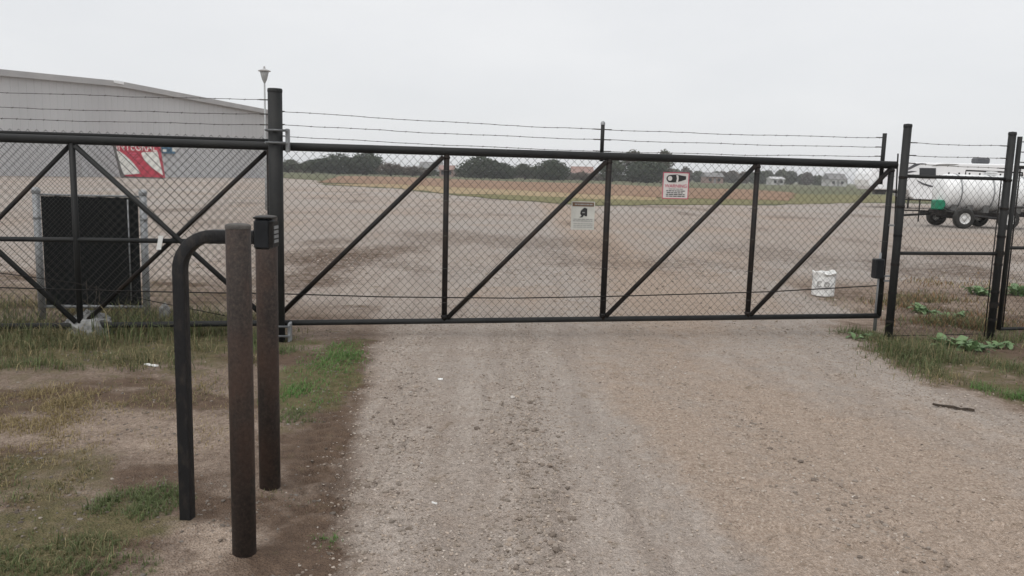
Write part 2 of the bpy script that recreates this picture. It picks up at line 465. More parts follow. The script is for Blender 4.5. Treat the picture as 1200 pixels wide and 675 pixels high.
col = mixc(nt, sp.outputs[0], soil, grav)
def mul(a, k):
    n = N(nt, 'ShaderNodeMath', operation='MULTIPLY'); L(a, n.inputs[0]); n.inputs[1].default_value = k; return n.outputs[0]
def patchy(a, nsrc, lo, hi):
    mr = N(nt, 'ShaderNodeMath', operation='ADD'); L(a, mr.inputs[0]); L(nsrc, mr.inputs[1])
    return ramp(nt, mr.outputs[0], [(lo, (0, 0, 0)), (hi, (1, 1, 1))])
half = nz(6, 6, .65)
col = mixc(nt, patchy(at.outputs['Alpha'], half, .55, 1.15), col, tan)
col = mixc(nt, patchy(sp.outputs[2], half, .6, 1.2), col, drk)
col = mixc(nt, patchy(sp.outputs[1], half, .6, 1.1), col, grn)
col = mixc(nt, 1.0, col, (1.06, 1.02, .995), 'MULTIPLY')
L(col, b.inputs['Base Color']); b.inputs['Roughness'].default_value = .95; b.inputs['Specular IOR Level'].default_value = .15
bp = N(nt, 'ShaderNodeBump', Strength=.9, Distance=.014)
L(v1.outputs['Distance'], bp.inputs['Height']); L(bp.outputs[0], b.inputs['Normal'])
ground = np_mesh('ground', V, F, 'ground', mk, True)
tag(ground, 'gravel drive and yard with brown soil and worn verges', 'ground', kind='structure')
def gz(x, y): return float(hgt(np.array([x]), np.array([y]))[0])

# field strips beyond the yard
def sheet(name, pts, z, mat, label):
    mb = MB(); poly = []
    for i, p in enumerate(pts):
        q = pts[(i + 1) % len(pts)]; d = (q - p).length; n = max(1, min(30, int(d / 1.5))) if d < 120 else 1
        for k in range(n):
            t = k / n; s = p.lerp(q, t)
            a = 0 if (k == 0 or n == 1) else .25 + .012 * s.length
            poly.append(Vector((s.x + random.uniform(-.2, .2) * a, s.y + random.uniform(-1, 1) * a, z)))
    mb.prism([(p.x, p.y, z - .012) for p in poly], (0, 0, .012))
    o = mb.build(name, mat); return tag(o, label, 'field', kind='structure')
lot_edge = [gnd(*p) for p in ((380, 217), (470, 221.5), (520, 227.5), (600, 235), (700, 241.5), (800, 240.5), (880, 241), (1000, 238))]
V3 = Vector
sheet('grass_field', [V3((-1500, 210, 0)), V3((-60, 170, 0)), V3((-27, 112, 0))] + lot_edge + [V3((60, 84, 0)), V3((150, 120, 0)), V3((1800, 300, 0)), V3((1800, 3000, 0)), V3((-1500, 3000, 0))], .02,
      'field_grass', 'dull green field between the yard and the trees')
sheet('olive_grass_strip', [gnd(*p) for p in ((530, 228.0), (600, 234.6), (700, 241), (800, 240), (880, 240.6), (1000, 237.6), (1100, 236), (1100, 230), (1000, 228.5), (930, 227.5), (880, 234), (800, 233), (700, 233.5), (600, 228.5))], .034,
      'olive_grass', 'yellow green grass strip along the yard edge')
sheet('dry_grass_strip', [gnd(*p) for p in ((382, 216.6), (470, 221), (522, 227), (600, 229), (700, 234), (770, 235), (770, 231), (700, 229), (600, 222.5), (520, 218), (470, 215.5))], .048,
      'dry_grass', 'straw coloured dry grass strip beside the bare soil')
sheet('bare_soil_strip', [gnd(*p) for p in ((372, 214), (420, 215.5), (470, 216.5), (520, 219.5), (600, 223), (700, 229), (800, 233), (880, 234.6), (925, 236), (930, 226), (880, 222.5), (800, 220.5), (700, 215.5), (600, 213), (520, 209.8), (470, 207.5), (400, 206.5))], .062,
      'bare_soil', 'red brown strip of bare soil across the field')

# ------------------------------------------------------------------ loose stones (uncountable)
def stones(name, n, xr, yr, dens, rmin, rmax, label, seed, pale=0.0, dim=1.0):
    rng = np.random.default_rng(seed)
    x = rng.uniform(*xr, n); y = rng.uniform(*yr, n)
    keep = rng.random(n) < dens(x, y); x = x[keep]; y = y[keep]; n = len(x)
    z = hgt(x, y)
    r = rmin + (rmax - rmin) * rng.random(n) ** 3.2
    t = (1 + 5 ** .5) / 2
    ico = np.array([(-1, t, 0), (1, t, 0), (-1, -t, 0), (1, -t, 0), (0, -1, t), (0, 1, t), (0, -1, -t), (0, 1, -t), (t, 0, -1), (t, 0, 1), (-t, 0, -1), (-t, 0, 1)]) / math.hypot(1, t)
    fc = np.array([(0, 11, 5), (0, 5, 1), (0, 1, 7), (0, 7, 10), (0, 10, 11), (1, 5, 9), (5, 11, 4), (11, 10, 2), (10, 7, 6), (7, 1, 8), (3, 9, 4), (3, 4, 2), (3, 2, 6), (3, 6, 8), (3, 8, 9), (4, 9, 5), (2, 4, 11), (6, 2, 10), (8, 6, 7), (9, 8, 1)])
    V = ico[None] * (1 + rng.uniform(-.28, .28, (n, 12, 1)))
    V = V * np.stack([rng.uniform(.8, 1.35, n), rng.uniform(.7, 1.1, n), rng.uniform(.45, .8, n)], 1)[:, None] * r[:, None, None]
    a = rng.uniform(0, 6.28, n); ca, sa = np.cos(a)[:, None], np.sin(a)[:, None]
    V = np.stack([V[..., 0] * ca - V[..., 1] * sa, V[..., 0] * sa + V[..., 1] * ca, V[..., 2]], -1)
    V += np.stack([x, y, z + r * .12], 1)[:, None]
    F = fc[None] + (np.arange(n) * 12)[:, None, None]
    base = np.array([(.35, .298, .252), (.40, .352, .308), (.26, .212, .175), (.35, .288, .235), (.5, .46, .42)])
    ci = rng.choice(5, n, p=[.47, .15 + pale, .22 - pale, .155, .005])
    T = base[ci] * rng.uniform(.7, 1.25, (n, 1)) * dim
    o = np_mesh(name, V.reshape(-1, 3), F.reshape(-1, 3), 'stone', np.repeat(T, 12, 0), False)
    return tag(o, label, 'gravel', kind='stuff')
def d_near(x, y):
    g, gr, dk, tn = masks(x, y); xl, xr = edges(y)
    u = (x - xl) / np.maximum(xr - xl, .1)
    row = np.exp(-(((x - .1) / 4.2) / .05) ** 2) + .8 * np.exp(-((u - .05) / .05) ** 2) + .6 * np.exp(-((u - .52) / .03) ** 2) + .5 * np.exp(-((u - .92) / .06) ** 2)
    return np.clip((g * (.16 + .6 * row + .5 * fbm(x * 1.7, y * 1.7, 55) ** 2) * (1 - .55 * tn)) + (1 - g) * .004, 0, 1) * sstep(10.2, 8.2, y)
stones('drive_gravel', 260000, (-2.6, 4.4), (2.4, 10.2), d_near, .0024, .0092, 'loose pale gravel stones scattered over the drive', 1)
def d_row(x, y):
    g = masks(x, y)[0]; xl, xr = edges(y); u = (x - xl) / np.maximum(xr - xl, .1)
    return g * sstep(7.2, 4.6, y) * (np.exp(-(((x - .1) / 4.2 - .012 * np.sin(y * 2)) / .035) ** 2) + .5 * np.exp(-((u - .055) / .03) ** 2) + .35 * np.exp(-((u - .54) / .03) ** 2)) * fbm(x * 3, y * 2, 44) * .9
stones('windrow_gravel', 60000, (-2, 4), (2.4, 7.3), d_row, .0045, .021, 'coarser stones in low rows between the wheel tracks', 8, -.13, .78)
stones('yard_gravel', 52000, (-9, 14), (7.8, 24), lambda x, y: masks(x, y)[0] * (.15 + .85 * sstep(.4, .7, fbm(x * .8, y * .8, 66))) * sstep(25, 9, y) * sstep(7.8, 9.4, y), .006, .024, 'loose gravel on the yard behind the gate', 2, .05)
stones('soil_clods', 26000, (-4.2, -.4), (2.4, 8.2), lambda x, y: (1 - masks(x, y)[0]) * (.05 + .55 * sstep(.45, .75, fbm(x * 2.3, y * 2.3, 91))), .003, .012, 'small clods and stones on the bare soil', 3, 0, .5)

# ------------------------------------------------------------------ grass
def blades(name, patches, label, seed):
    rng = np.random.default_rng(seed); Vs = []; Ts = []; nb = 0
    for (px, py, rx, ry, n, h0, h1, wd, cols, clump) in patches:
        c = gnd(px, py); wx = rx * math.hypot(c.y, 1.6) / FPX
        wy = abs(gnd(px, max(py - ry, 225)).y - gnd(px, py + ry).y) / 2
        k = int(n * 3)
        rr = np.sqrt(rng.random(k)); aa = rng.uniform(0, 6.283, k)
        x = c.x + wx * rr * np.cos(aa); y = c.y + wy * rr * np.sin(aa)
        d = fbm(x * clump, y * clump, seed + 5, 3)
        xl, xr = edges(y)
        g = masks(x, y)[0]
        keep = (rng.random(k) < (.06 + .94 * sstep(.38, .72, d)) * (1.02 - rr ** 2) * .8) & (rng.random(k) > g * .97)
        x = x[keep][:n]; y = y[keep][:n]; d = d[keep][:n]; k = len(x)
        pass
        if k == 0: continue
        # gather blades in tufts
        tx = np.round(x / .05) * .05; ty = np.round(y / .05) * .05
        x = x * .6 + tx * .4; y = y * .6 + ty * .4
        z = hgt(x, y) - .004
        h = (h0 + (h1 - h0) * rng.random(k) ** 1.9) * (.35 + 1.1 * d) * rng.uniform(.6, 1.2, k) ; w = wd * rng.uniform(.6, 1.3, k)
        az = rng.uniform(0, 6.283, k); bend = rng.uniform(.2, 1.5, k)
        dx, dy = np.cos(az), np.sin(az); sx, sy = -dy, dx
        P = np.stack([x, y, z], 1); D = np.stack([dx, dy, 0 * dx], 1); S = np.stack([sx, sy, 0 * sx], 1); Zv = np.array([0, 0, 1.])
        hh = h[:, None]; ww = w[:, None]; bb = bend[:, None]
        m1 = P + D * hh * bb * .22 + Zv * hh * .52
        tp = P + D * hh * bb * .75 + Zv * hh * (1 - .35 * bb)
        v = np.stack([P - S * ww, P + S * ww, m1 + S * ww * .75, m1 - S * ww * .75, tp], 1)
        Vs.append(v.reshape(-1, 3))
        cc = np.array(cols)[rng.integers(0, len(cols), k)] * rng.uniform(.7, 1.25, (k, 1))
        Ts.append(np.repeat(cc, 5, 0)); nb += k
    V = np.concatenate(Vs); T = np.concatenate(Ts)
    b0 = (np.arange(nb) * 5)[:, None]
    F = np.concatenate([b0 + np.array([[0, 1, 2]]), b0 + np.array([[0, 2, 3]]), b0 + np.array([[3, 2, 4]])])
    o = np_mesh(name, V, F, 'blade', T)
    return tag(o, label, 'grass', kind='stuff')
GRN = [(.115, .15, .062), (.145, .18, .078), (.16, .185, .09)]
BRT = [(.12, .235, .07), (.155, .27, .085), (.13, .21, .07), (.18, .23, .095)]
DRY = [(.32, .255, .13), (.38, .31, .17), (.24, .185, .10)]
RUS = [(.26, .155, .08), (.21, .125, .065), (.30, .20, .11), (.13, .12, .06)]
DUL = [(.14, .155, .075), (.21, .19, .10), (.32, .265, .15), (.12, .13, .065)]
blades('bright_grass', [(378, 438, 54, 44, 13000, .025, .085, .0026, BRT, 2.0), (392, 418, 36, 26, 5500, .03, .09, .0026, BRT, 1.6), (365, 462, 40, 18, 1700, .02, .075, .0026, BRT, 2.4), (350, 488, 35, 12, 500, .02, .06, .0025, GRN, 5)],
       'bright green grass patch at the left drive edge', 101)
blades('verge_weeds', [(30, 398, 170, 26, 9000, .05, .21, .003, DUL, 2.2), (190, 396, 120, 24, 8000, .05, .19, .003, DUL, 2.2), (300, 394, 60, 14, 2000, .05, .2, .003, DUL + GRN, 3),
                       (60, 418, 170, 18, 6000, .04, .14, .003, GRN + DUL, 2.6), (200, 425, 120, 14, 2500, .04, .14, .003, DUL, 3), (-160, 400, 170, 30, 4500, .08, .3, .0032, DUL, 2.2),
                       (330, 405, 40, 14, 1500, .04, .12, .003, GRN, 3),
                       (40, 392, 190, 18, 1500, .15, .48, .0034, DUL + GRN, 1.2), (200, 388, 110, 14, 900, .15, .45, .0034, DUL + GRN, 1.2)],
       'mixed green and dry weeds along the foot of the gate', 102)
blades('yard_side_weeds', [(60, 366, 220, 13, 5000, .06, .24, .004, DUL + DRY, 1.6), (240, 372, 90, 10, 1500, .05, .2, .004, DUL, 2), (-140, 366, 160, 14, 3000, .06, .25, .004, DUL + DRY, 1.6)],
       'straggly weeds behind the gate at left', 103)
blades('foreground_grass', [(40, 640, 140, 60, 6500, .015, .07, .0018, GRN + DUL, 4), (165, 590, 60, 26, 2600, .02, .08, .0020, GRN, 5), (30, 560, 100, 40, 3200, .015, .05, .0018, DRY + DUL, 5),
                            (378, 633, 24, 11, 420, .02, .05, .0018, BRT, 6), (330, 590, 45, 16, 450, .015, .05, .0016, DUL, 6), (130, 665, 60, 20, 500, .015, .05, .0018, GRN, 6), (-120, 620, 120, 90, 4500, .02, .08, .002, GRN + DUL, 4)],
       'thin green grass growing over soil at lower left', 104)
blades('dry_grass', [(40, 478, 120, 34, 7500, .02, .075, .0020, DRY, 4), (190, 460, 130, 28, 2200, .02, .06, .0020, DRY + DUL, 4), (30, 520, 110, 40, 2400, .02, .06, .0018, DRY, 5), (250, 500, 120, 34, 900, .015, .05, .0018, DRY, 5), (-120, 480, 120, 40, 3000, .02, .07, .002, DRY, 4)],
       'flattened straw coloured grass on the soil', 105)
blades('right_verge_grass', [(1110, 428, 130, 26, 7500, .03, .13, .003, DUL + GRN, 2.0), (1090, 415, 70, 14, 1800, .08, .26, .003, GRN + DUL, 2), (1190, 462, 50, 13, 2600, .03, .1, .0026, BRT + GRN, 3), (1010, 394, 40, 9, 1300, .03, .13, .003, GRN, 3), (1075, 405, 60, 10, 2600, .05, .2, .003, DUL, 3),
                             (1050, 440, 90, 12, 1500, .02, .07, .0026, DUL + DRY, 3), (1150, 395, 70, 10, 1800, .05, .16, .003, GRN + DUL, 3), (1300, 430, 130, 40, 5000, .03, .12, .003, DUL, 2.5)],
       'patchy grass between the drive and the right fence', 106)
blades('fence_back_grass', [(1110, 360, 100, 24, 6000, .04, .14, .0045, RUS + DUL, 1.4), (1150, 330, 120, 18, 6500, .04, .13, .006, RUS + DRY, 1.2), (1110, 382, 80, 8, 2500, .05, .16, .004, GRN + RUS, 2), (985, 358, 45, 9, 900, .03, .11, .004, DUL, 2), (1280, 350, 120, 26, 3500, .04, .14, .005, DRY + DUL, 1.4)],
       'brown and green rough grass behind the right fence', 107)

# ------------------------------------------------------------------ far building, lamp, boards
def horizon(px): return 206.5 + .027 * (px - 700)
A = atY(0, 200, 83.0); B = atY(312, 200, 124.0)
wsl = (B.y - A.y) / (B.x - A.x)
wd = Vector((B.x - A.x, B.y - A.y, 0)).normalized()
wnrm = Vector((wd.y, -wd.x, 0)); back = -wnrm
def HW(px, py): return online(px, py, A, wsl)
ridge = HW(135, 97.5); eave = HW(313, 131.0); lft = HW(0, 84.5)
half_l = (Vector((eave.x, eave.y)) - Vector((ridge.x, ridge.y))).length
slope_l = (ridge.z - lft.z) / (Vector((ridge.x, ridge.y)) - Vector((lft.x, lft.y))).length
left_len = 46.0
def along(d, z, off=0.0):               # d metres right of the ridge along the front wall
    return Vector((ridge.x, ridge.y, 0)) + wd * d + wnrm * off + Vector((0, 0, z))
def top_z(d): return ridge.z + d * slope_l if d < 0 else ridge.z + (eave.z - ridge.z) * d / half_l
hangar = thing('hangar', along(0, 0), 'large grey ribbed metal hangar behind the gate at left', 'building')
mb = MB()
wall_poly = [along(-left_len, -.3), along(half_l, -.3), along(half_l, top_z(half_l)), along(0, ridge.z), along(-left_len, top_z(-left_len))]
mb.prism(wall_poly, back * 45)
mb.build('wall', 'hangar_wall', hangar)
mb = MB(); d = -left_len + .3
while d < half_l - .1:
    zt = top_z(d) - .02
    mb.prism([along(d - .09, -.2, .002), along(d + .09, -.2, .002), along(d + .045, -.2, .04), along(d - .045, -.2, .04)], Vector((0, 0, zt + .2)))
    d += .92
tag(mb.build('wall_rib', 'hangar_wall', hangar), kind='stuff')
for (d0, d1) in ((-left_len - .3, 0), (0, half_l + .25)):
    mb = MB(); z0, z1 = top_z(d0), top_z(d1)
    mb.prism([along(d0, z0 + .02, .45), along(d1, z1 + .02, .45), along(d1, z1 + .22, .45), along(d0, z0 + .22, .45)], back * 46)
    roof = mb.build('roof', 'hangar_roof', hangar)
    mb = MB(); mb.prism([along(d0, z0 - .38, .46), along(d1, z1 - .38, .46), along(d1, z1 + .25, .46), along(d0, z0 + .25, .46)], wnrm * .12)
    mb.build('fascia', 'hangar_trim', roof)
mb = MB(); dd = -.1; mb.prism([along(dd - .7, ridge.z - .05, .6), along(dd + .7, ridge.z - .1, .6), along(dd + .7, ridge.z + .2, .6), along(dd - .7, ridge.z + .25, .6)], wnrm * .1)
mb.build('ridge_cap', 'rv_white', hangar)
mb = MB(); mb.box(along(half_l - .1, eave.z / 2, .1), (.25, .25, eave.z), (wd, wnrm, Vector((0, 0, 1)))); mb.build('corner_trim', 'hangar_trim', hangar)
pd = HW(268, 200)                        # service door and downpipe far along the wall
dd = (Vector((pd.x, pd.y)) - Vector((ridge.x, ridge.y))).length
mb = MB(); mb.box(along(-6, 1.1, .06), (1.1, .1, 2.3), (wd, wnrm, Vector((0, 0, 1)))); mb.build('door', 'hangar_trim', hangar)

mp = HW(275, 200); mp = Vector((mp.x, mp.y, 0)) + wnrm * 6
mast = thing('service_mast', mp, 'thin grey service mast with crossarm before the hangar wall', 'mast')
mz = CAMH + (horizon(275) - 157) / FPX * mp.y
MB().tube([mp - Vector((0, 0, .1)), mp + Vector((0, 0, mz))], [.2, .14], 8).build('pole', 'lamp_grey', mast)
MB().box(mp + Vector((0, 0, mz - .7)), (3.2, .18, .18), (wd, wnrm, Vector((0, 0, 1)))).build('crossarm', 'lamp_grey', mast)
MB().box(mp + wd * 1.3 + Vector((0, 0, mz - .45)), (.55, .4, .5), (wd, wnrm, Vector((0, 0, 1)))).build('box', 'lamp_grey', mast)
MB().box(mp - wd * 1.2 + Vector((0, 0, mz - .45)), (.45, .4, .4), (wd, wnrm, Vector((0, 0, 1)))).build('box', 'lamp_grey', mast)

lp = Vector((atY(310.5, 130, 31).x, 31, 0))
lamp = thing('lamp_post', lp, 'slim pale lamp post with flared bell lantern by hangar corner', 'lamp post')
lz = CAMH + (horizon(309) - 100) / FPX * 31
MB().tube([lp - Vector((0, 0, .05)), lp + Vector((0, 0, 1.0)), lp + Vector((0, 0, lz))], [.055, .045, .03], 10).build('pole', 'lamp_grey', lamp)
MB().lathe(lp + Vector((0, 0, lz - .02)), [(.035, 0), (.06, .06), (.09, .12), (.13, .28), (.16, .42), (.15, .43), (0, .43)], 16).build('lantern', 'lamp_grey', lamp)
MB().lathe(lp + Vector((0, 0, lz + .40)), [(.0, .0), (.22, 0), (.235, .02), (.18, .05), (.06, .09), (.03, .13), (.04, .16), (.02, .19), (0, .2)], 16).build('hood', 'hangar_trim', lamp)

def text_mesh(txt, mat, name, parent, c, X, Z, nrm, width, height, ext=.002):
    cu_ = bpy.data.curves.new('t', 'FONT'); cu_.body = txt; cu_.align_x = 'CENTER'; cu_.align_y = 'CENTER'; cu_.extrude = .01
    ob = bpy.data.objects.new('t', cu_); scene.collection.objects.link(ob)
    dg = bpy.context.evaluated_depsgraph_get(); me = bpy.data.meshes.new_from_object(ob.evaluated_get(dg))
    co = [v.co.copy() for v in me.vertices]
    x0, x1 = min(v.x for v in co), max(v.x for v in co); y0, y1 = min(v.y for v in co), max(v.y for v in co)
    mb = MB()
    mb.add([Vector(c) + X * ((v.x - (x0 + x1) / 2) / (x1 - x0) * width) + Z * ((v.y - (y0 + y1) / 2) / (y1 - y0) * height) + nrm * (v.z * ext / .01) for v in co],
           [tuple(p.vertices) for p in me.polygons])
    bpy.data.objects.remove(ob); bpy.data.meshes.remove(me); bpy.data.curves.remove(cu_)
    return mb.build(name, mat, parent)

# red and white printed board leaning near the hangar
BY = 92.0
def BD(px, py): return atY(px, py, BY)
bb = BD(168, 208); bb.z = 0
board = thing('printed_board', bb, 'red and white printed advertising board in front of the hangar', 'sign')
tl, tr_, br_, bl_ = BD(133.5, 163.5), BD(184.5, 164), BD(191.5, 208.2), BD(146, 206.5)
nb = Vector((0, -1, 0))
MB().prism([tl, tr_, br_, bl_], (0, .5, 0)).build('panel', 'red_print', board)
MB().prism([tl, bl_, BD(141.5, 209), BD(130.5, 165)], (0, .5, 0)).build('side', 'board_side', board)
MB().prism([bl_, br_, BD(191, 209.3), BD(147, 208.6)], (0, .5, 0)).build('base', 'board_side', board)
def curve_patch(name, pts, mat, par, lift=.01):
    return MB().prism([BD(*p) + nb * lift for p in pts], nb * .03).build(name, mat, par)
curve_patch('print_shape', [(136.5, 175.8), (141, 177.5), (147, 182), (153, 187.5), (158, 193), (162, 198.5), (165, 203.5), (145.3, 205), (142, 196)], 'banner_white', board)
curve_patch('print_shape', [(165.5, 179.5), (168, 178.2), (184.8, 177.8), (191.2, 205.6), (183, 200), (175, 194), (169, 187)], 'banner_white', board)
for (x0, x1, y) in ((151, 161, 179.6), (154, 162, 182.8), (157, 164, 186), (161, 167, 193.8)):
    MB().prism([BD(x0, y - .6) + nb * .01, BD(x1, y - .6) + nb * .01, BD(x1, y + .6) + nb * .01, BD(x0, y + .6) + nb * .01], nb * .03).build('print_line', 'pink_red_print', board)
text_mesh('INTEGRAL', 'banner_white', 'lettering', board, BD(160, 171.6) + nb * .02, Vector((1, 0, -.012)), Vector((-.06, 0, 1)), nb, 4.5, .95, .02)
MB().tube([BD(150, 207) + Vector((0, .3, 0)), Vector((BD(150, 207).x, BY + .3, -.1))], .1, 8).build('leg', 'board_side', board)
MB().tube([BD(188, 208) + Vector((0, .3, 0)), Vector((BD(188, 208).x, BY + .3, -.1))], .1, 8).build('leg', 'board_side', board)
q0 = HW(196, 172)
bs = thing('wall_sign', Vector((q0.x, q0.y, q0.z - 1)), 'small blue and white sign on the hangar wall beside the red board', 'sign')
MB().box(q0 + wnrm * .2, (2.2, .12, 1.7), (wd, wnrm, Vector((0, 0, 1)))).build('panel', 'blue_print', bs)
MB().box(q0 + wnrm * .28 + wd * .9 + Vector((0, 0, -.3)), (.7, .06, .5), (wd, wnrm, Vector((0, 0, 1)))).build('print_shape', 'banner_white', bs)
MB().box(q0 + wnrm * .28 - wd * .8 + Vector((0, 0, -.5)), (.6, .06, .3), (wd, wnrm, Vector((0, 0, 1)))).build('print_shape', 'banner_white', bs)

# ------------------------------------------------------------------ white camper trailer and tank wagon
RY = 55.0
def RV(px, py): return atY(px, py, RY)
nose = RV(1018, 208)
camper = thing('camper_trailer', Vector((nose.x + 4, RY + 1.2, 0)), 'long white camper trailer with raised nose and dark swooshes', 'trailer')
def rp(s, z): return Vector((nose.x + s, RY, z))
prof = [(.28, 1.22), (.10, 1.45), (.0, 1.85), (.06, 2.25), (.25, 2.6), (.6, 2.86), (1.2, 3.0), (3, 3.08), (12, 3.14), (12, .62), (3.2, .62), (2.9, .8), (2.75, 1.22)]
o = MB().prism([rp(*p) for p in prof], (0, 2.4, 0)).build('body', 'rv_white', camper)
bv = o.modifiers.new('bevel', 'BEVEL'); bv.width = .09; bv.segments = 3; bv.limit_method = 'ANGLE'; bv.angle_limit = 1.0
def rpatch(name, pts, mat, d=.02):
    return MB().prism([RV(*p) + Vector((0, -.004, 0)) for p in pts], (0, -d, 0)).build(name, mat, camper)
rpatch('swoosh', [(1060, 198.5), (1066, 195.5), (1072, 191.9), (1079, 191.2), (1086, 191.4), (1078, 192.8), (1072, 195.6), (1066, 198.6), (1060, 200.6)], 'rv_stripe')
rpatch('swoosh', [(1092, 194.6), (1100, 192.2), (1110, 191.8), (1124, 192.4), (1118, 193.8), (1104, 194.2)], 'grey_print')
rpatch('swoosh', [(1060, 201.4), (1068, 200.2), (1075, 200.6), (1066, 202.6), (1060, 203.4)], 'rv_stripe')
rpatch('swoosh', [(1074, 211), (1082, 214.5), (1092, 217.5), (1110, 218.5), (1110, 220), (1090, 219.2), (1080, 216)], 'rv_stripe')
wn_ = rpatch('window', [(1077.5, 197), (1096.5, 197), (1096.5, 209), (1077.5, 209)], 'dark_glass', .03)
for a_, b_ in (((1077, 196.6), (1097, 197.1)), ((1077, 208.9), (1097, 209.4))):
    p0_, p1_ = RV(*a_), RV(*b_)
    MB().box((p0_ + p1_) / 2 + Vector((0, -.02, 0)), (abs(p1_.x - p0_.x), .05, abs(p1_.z - p0_.z))).build('frame', 'rv_stripe', wn_)
rpatch('window', [(1196, 226), (1206, 226), (1206, 240), (1196, 240)], 'dark_glass', .03)
ac = RV(1160.5, 194)
MB().box(Vector((ac.x, RY + 1.2, 3.11 + .22)), (.95, .75, .42), None, .1).build('air_conditioner', 'rv_stripe', camper)
MB().box(Vector((nose.x + 1.3, RY + 1.2, 1.06)), (.7, .5, .32)).build('hitch_box', 'rv_stripe', camper)
MB().tube([rp(1.2, 1.1) + Vector((0, 1.2, 0)), rp(1.9, 1.15) + Vector((0, 1.2, 0)), rp(3.0, 1.0) + Vector((0, 1.2, 0))], .09, 8).build('hitch_arm', 'rv_stripe', camper)
for yy in (.35, 2.05):
    MB().tube([rp(2.95, .75) + Vector((0, yy, 0)), rp(2.95, -.02) + Vector((0, yy, 0))], .06, 8).build('landing_leg', 'dark_steel', camper)
def wheel(c, r, wid, parent, ax=Vector((0, -1, 0)), rim='rim'):
    c = Vector(c)
    t = MB().lathe(c - ax * wid / 2, [(r * .55, 0), (r * .92, 0), (r, wid * .2), (r, wid * .8), (r * .92, wid), (r * .55, wid), (r * .55, 0)], 22, ax).build('wheel', 'tyre', parent)
    MB().lathe(c + ax * (wid * .28), [(0, .02), (r * .16, .03), (r * .18, 0), (r * .4, -.03), (r * .5, .03), (r * .57, .05), (r * .57, -.1)], 18, ax).build('rim', rim, t)
    return t
for sx in (8.0, 9.0):
    wheel(rp(sx, .36) + Vector((0, .1, 0)), .36, .2, camper)
    wheel(rp(sx, .36) + Vector((0, 2.3, 0)), .36, .2, camper, Vector((0, 1, 0)))

TC = Vector((18.15, 32.05, 0))
wagon = thing('tank_wagon', TC, 'white ribbed tank on a dark four wheeled wagon', 'trailer')
tx = Vector((1, .0, 0)); TX0 = 16.45; TL = 4.1; TZ, TR = 1.36, .70
prof = [(0, 0), (.25, .012), (.48, .06), (.62, .15), (.69, .28)]
zz = .28
while zz < TL - .4:
    prof += [(TR - .002, zz + .06), (TR, zz + .5), (TR - .02, zz + .53), (TR - .02, zz + .57)]; zz += .6
prof += [(.69, TL - .28), (.62, TL - .15), (.48, TL - .06), (.25, TL - .012), (0, TL)]
tank = MB().lathe(Vector((TX0, TC.y, TZ)), prof, 36, tx).build('tank', 'tank_white', wagon)
MB().lathe(Vector((TX0 + 2.0, TC.y, TZ + TR - .03)), [(.22, 0), (.22, .1), (.26, .1), (.26, .15), (0, .17)], 18).build('lid', 'tank_white', tank)
for k in range(9):
    MB().lathe(Vector((TX0 + .35 + k * .4, TC.y - .1, TZ + TR - .02)), [(.03, 0), (.03, .07), (0, .08)], 8).build('bolt', 'dark_steel', tank)
for k in range(6):
    c = Vector((TX0 + .55 + k * .62, TC.y, .60))
    pts = []
    for j in range(13):
        a = math.radians(222 + 96 * j / 12); pts.append(Vector((c.x - .2, TC.y + math.cos(a) * (TR + .012), TZ + math.sin(a) * (TR + .012))))
    pts += [Vector((c.x - .2, TC.y + .5, .6)), Vector((c.x - .2, TC.y - .5, .6))]
    MB().prism(pts, (.22, 0, 0)).build('saddle', 'tank_stain', wagon)
for yy in (-.45, .45):
    MB().box((TX0 + 1.95, TC.y + yy, .54), (4.6, .1, .13)).build('frame_rail', 'dark_steel', wagon)
for xx in (17.05, 18.75):
    MB().tube([(xx, TC.y - .95, .39), (xx, TC.y + .95, .39)], .05, 8).build('axle', 'dark_steel', wagon)
    MB().box((xx, TC.y, .46), (.12, .9, .1)).build('bolster', 'dark_steel', wagon)
    wheel((xx, TC.y - 1.0, .385), .385, .24, wagon)
    wheel((xx, TC.y + 1.0, .385), .385, .24, wagon, Vector((0, 1, 0)))
MB().tube([(TX0 - .1, TC.y, .5), (TX0 - 1.1, TC.y, .42), (TX0 - 1.25, TC.y, .40)], .045, 8).build('tongue', 'dark_steel', wagon)
MB().tube([(TX0 - 1.25, TC.y, .45), (TX0 - 1.25, TC.y, gz(TX0 - 1.25, TC.y))], .035, 8).build('tongue_jack', 'dark_steel', wagon)
MB().box((TX0 - .02, TC.y - .2, .62), (.42, .5, .08)).build('platform', 'dark_steel', wagon)
MB().box((TX0 - .02, TC.y - .25, .86), (.38, .42, .38), None, .04).build('pump_engine', 'green_engine', wagon)
g0 = Vector((17.45, TC.y - .1, 0))
MB().tube([g0 + Vector((0, 0, 2.02)), g0 + Vector((0, 0, 2.2)), g0 + Vector((2.2, 0, 2.17)), g0 + Vector((2.2, 0, 2.02))], .03, 8).build('top_rail', 'dark_steel', wagon)

for xx in (TX0 + .62, TX0 + 1.85, TX0 + 3.1):
    MB().lathe(Vector((xx - .03, TC.y, TZ)), [(TR + .004, 0), (TR + .012, .005), (TR + .012, .055), (TR + .004, .06)], 36, tx).build('strap', 'galvanised', wagon)
hp = [Vector((TX0 + .05, TC.y - .35, .8)), Vector((TX0 + .4, TC.y - .8, .62)), Vector((TX0 + 1.0, TC.y - .86, .5)), Vector((TX0 + 1.9, TC.y - .84, .42)), Vector((TX0 + 2.5, TC.y - .78, .56)), Vector((TX0 + 2.6, TC.y - .6, .72))]
MB().tube(hp, .035, 8).build('hose', 'black_print', wagon)
MB().lathe(Vector((TX0 + 2.6, TC.y - .62, .66)), [(.07, 0), (.07, .1), (.04, .1), (.04, .16)], 10).build('valve', 'dark_steel', wagon)
MB().box((TX0 + 3.0, TC.y - .97, .84), (1.0, .06, .05)).build('mud_guard', 'dark_steel', wagon)
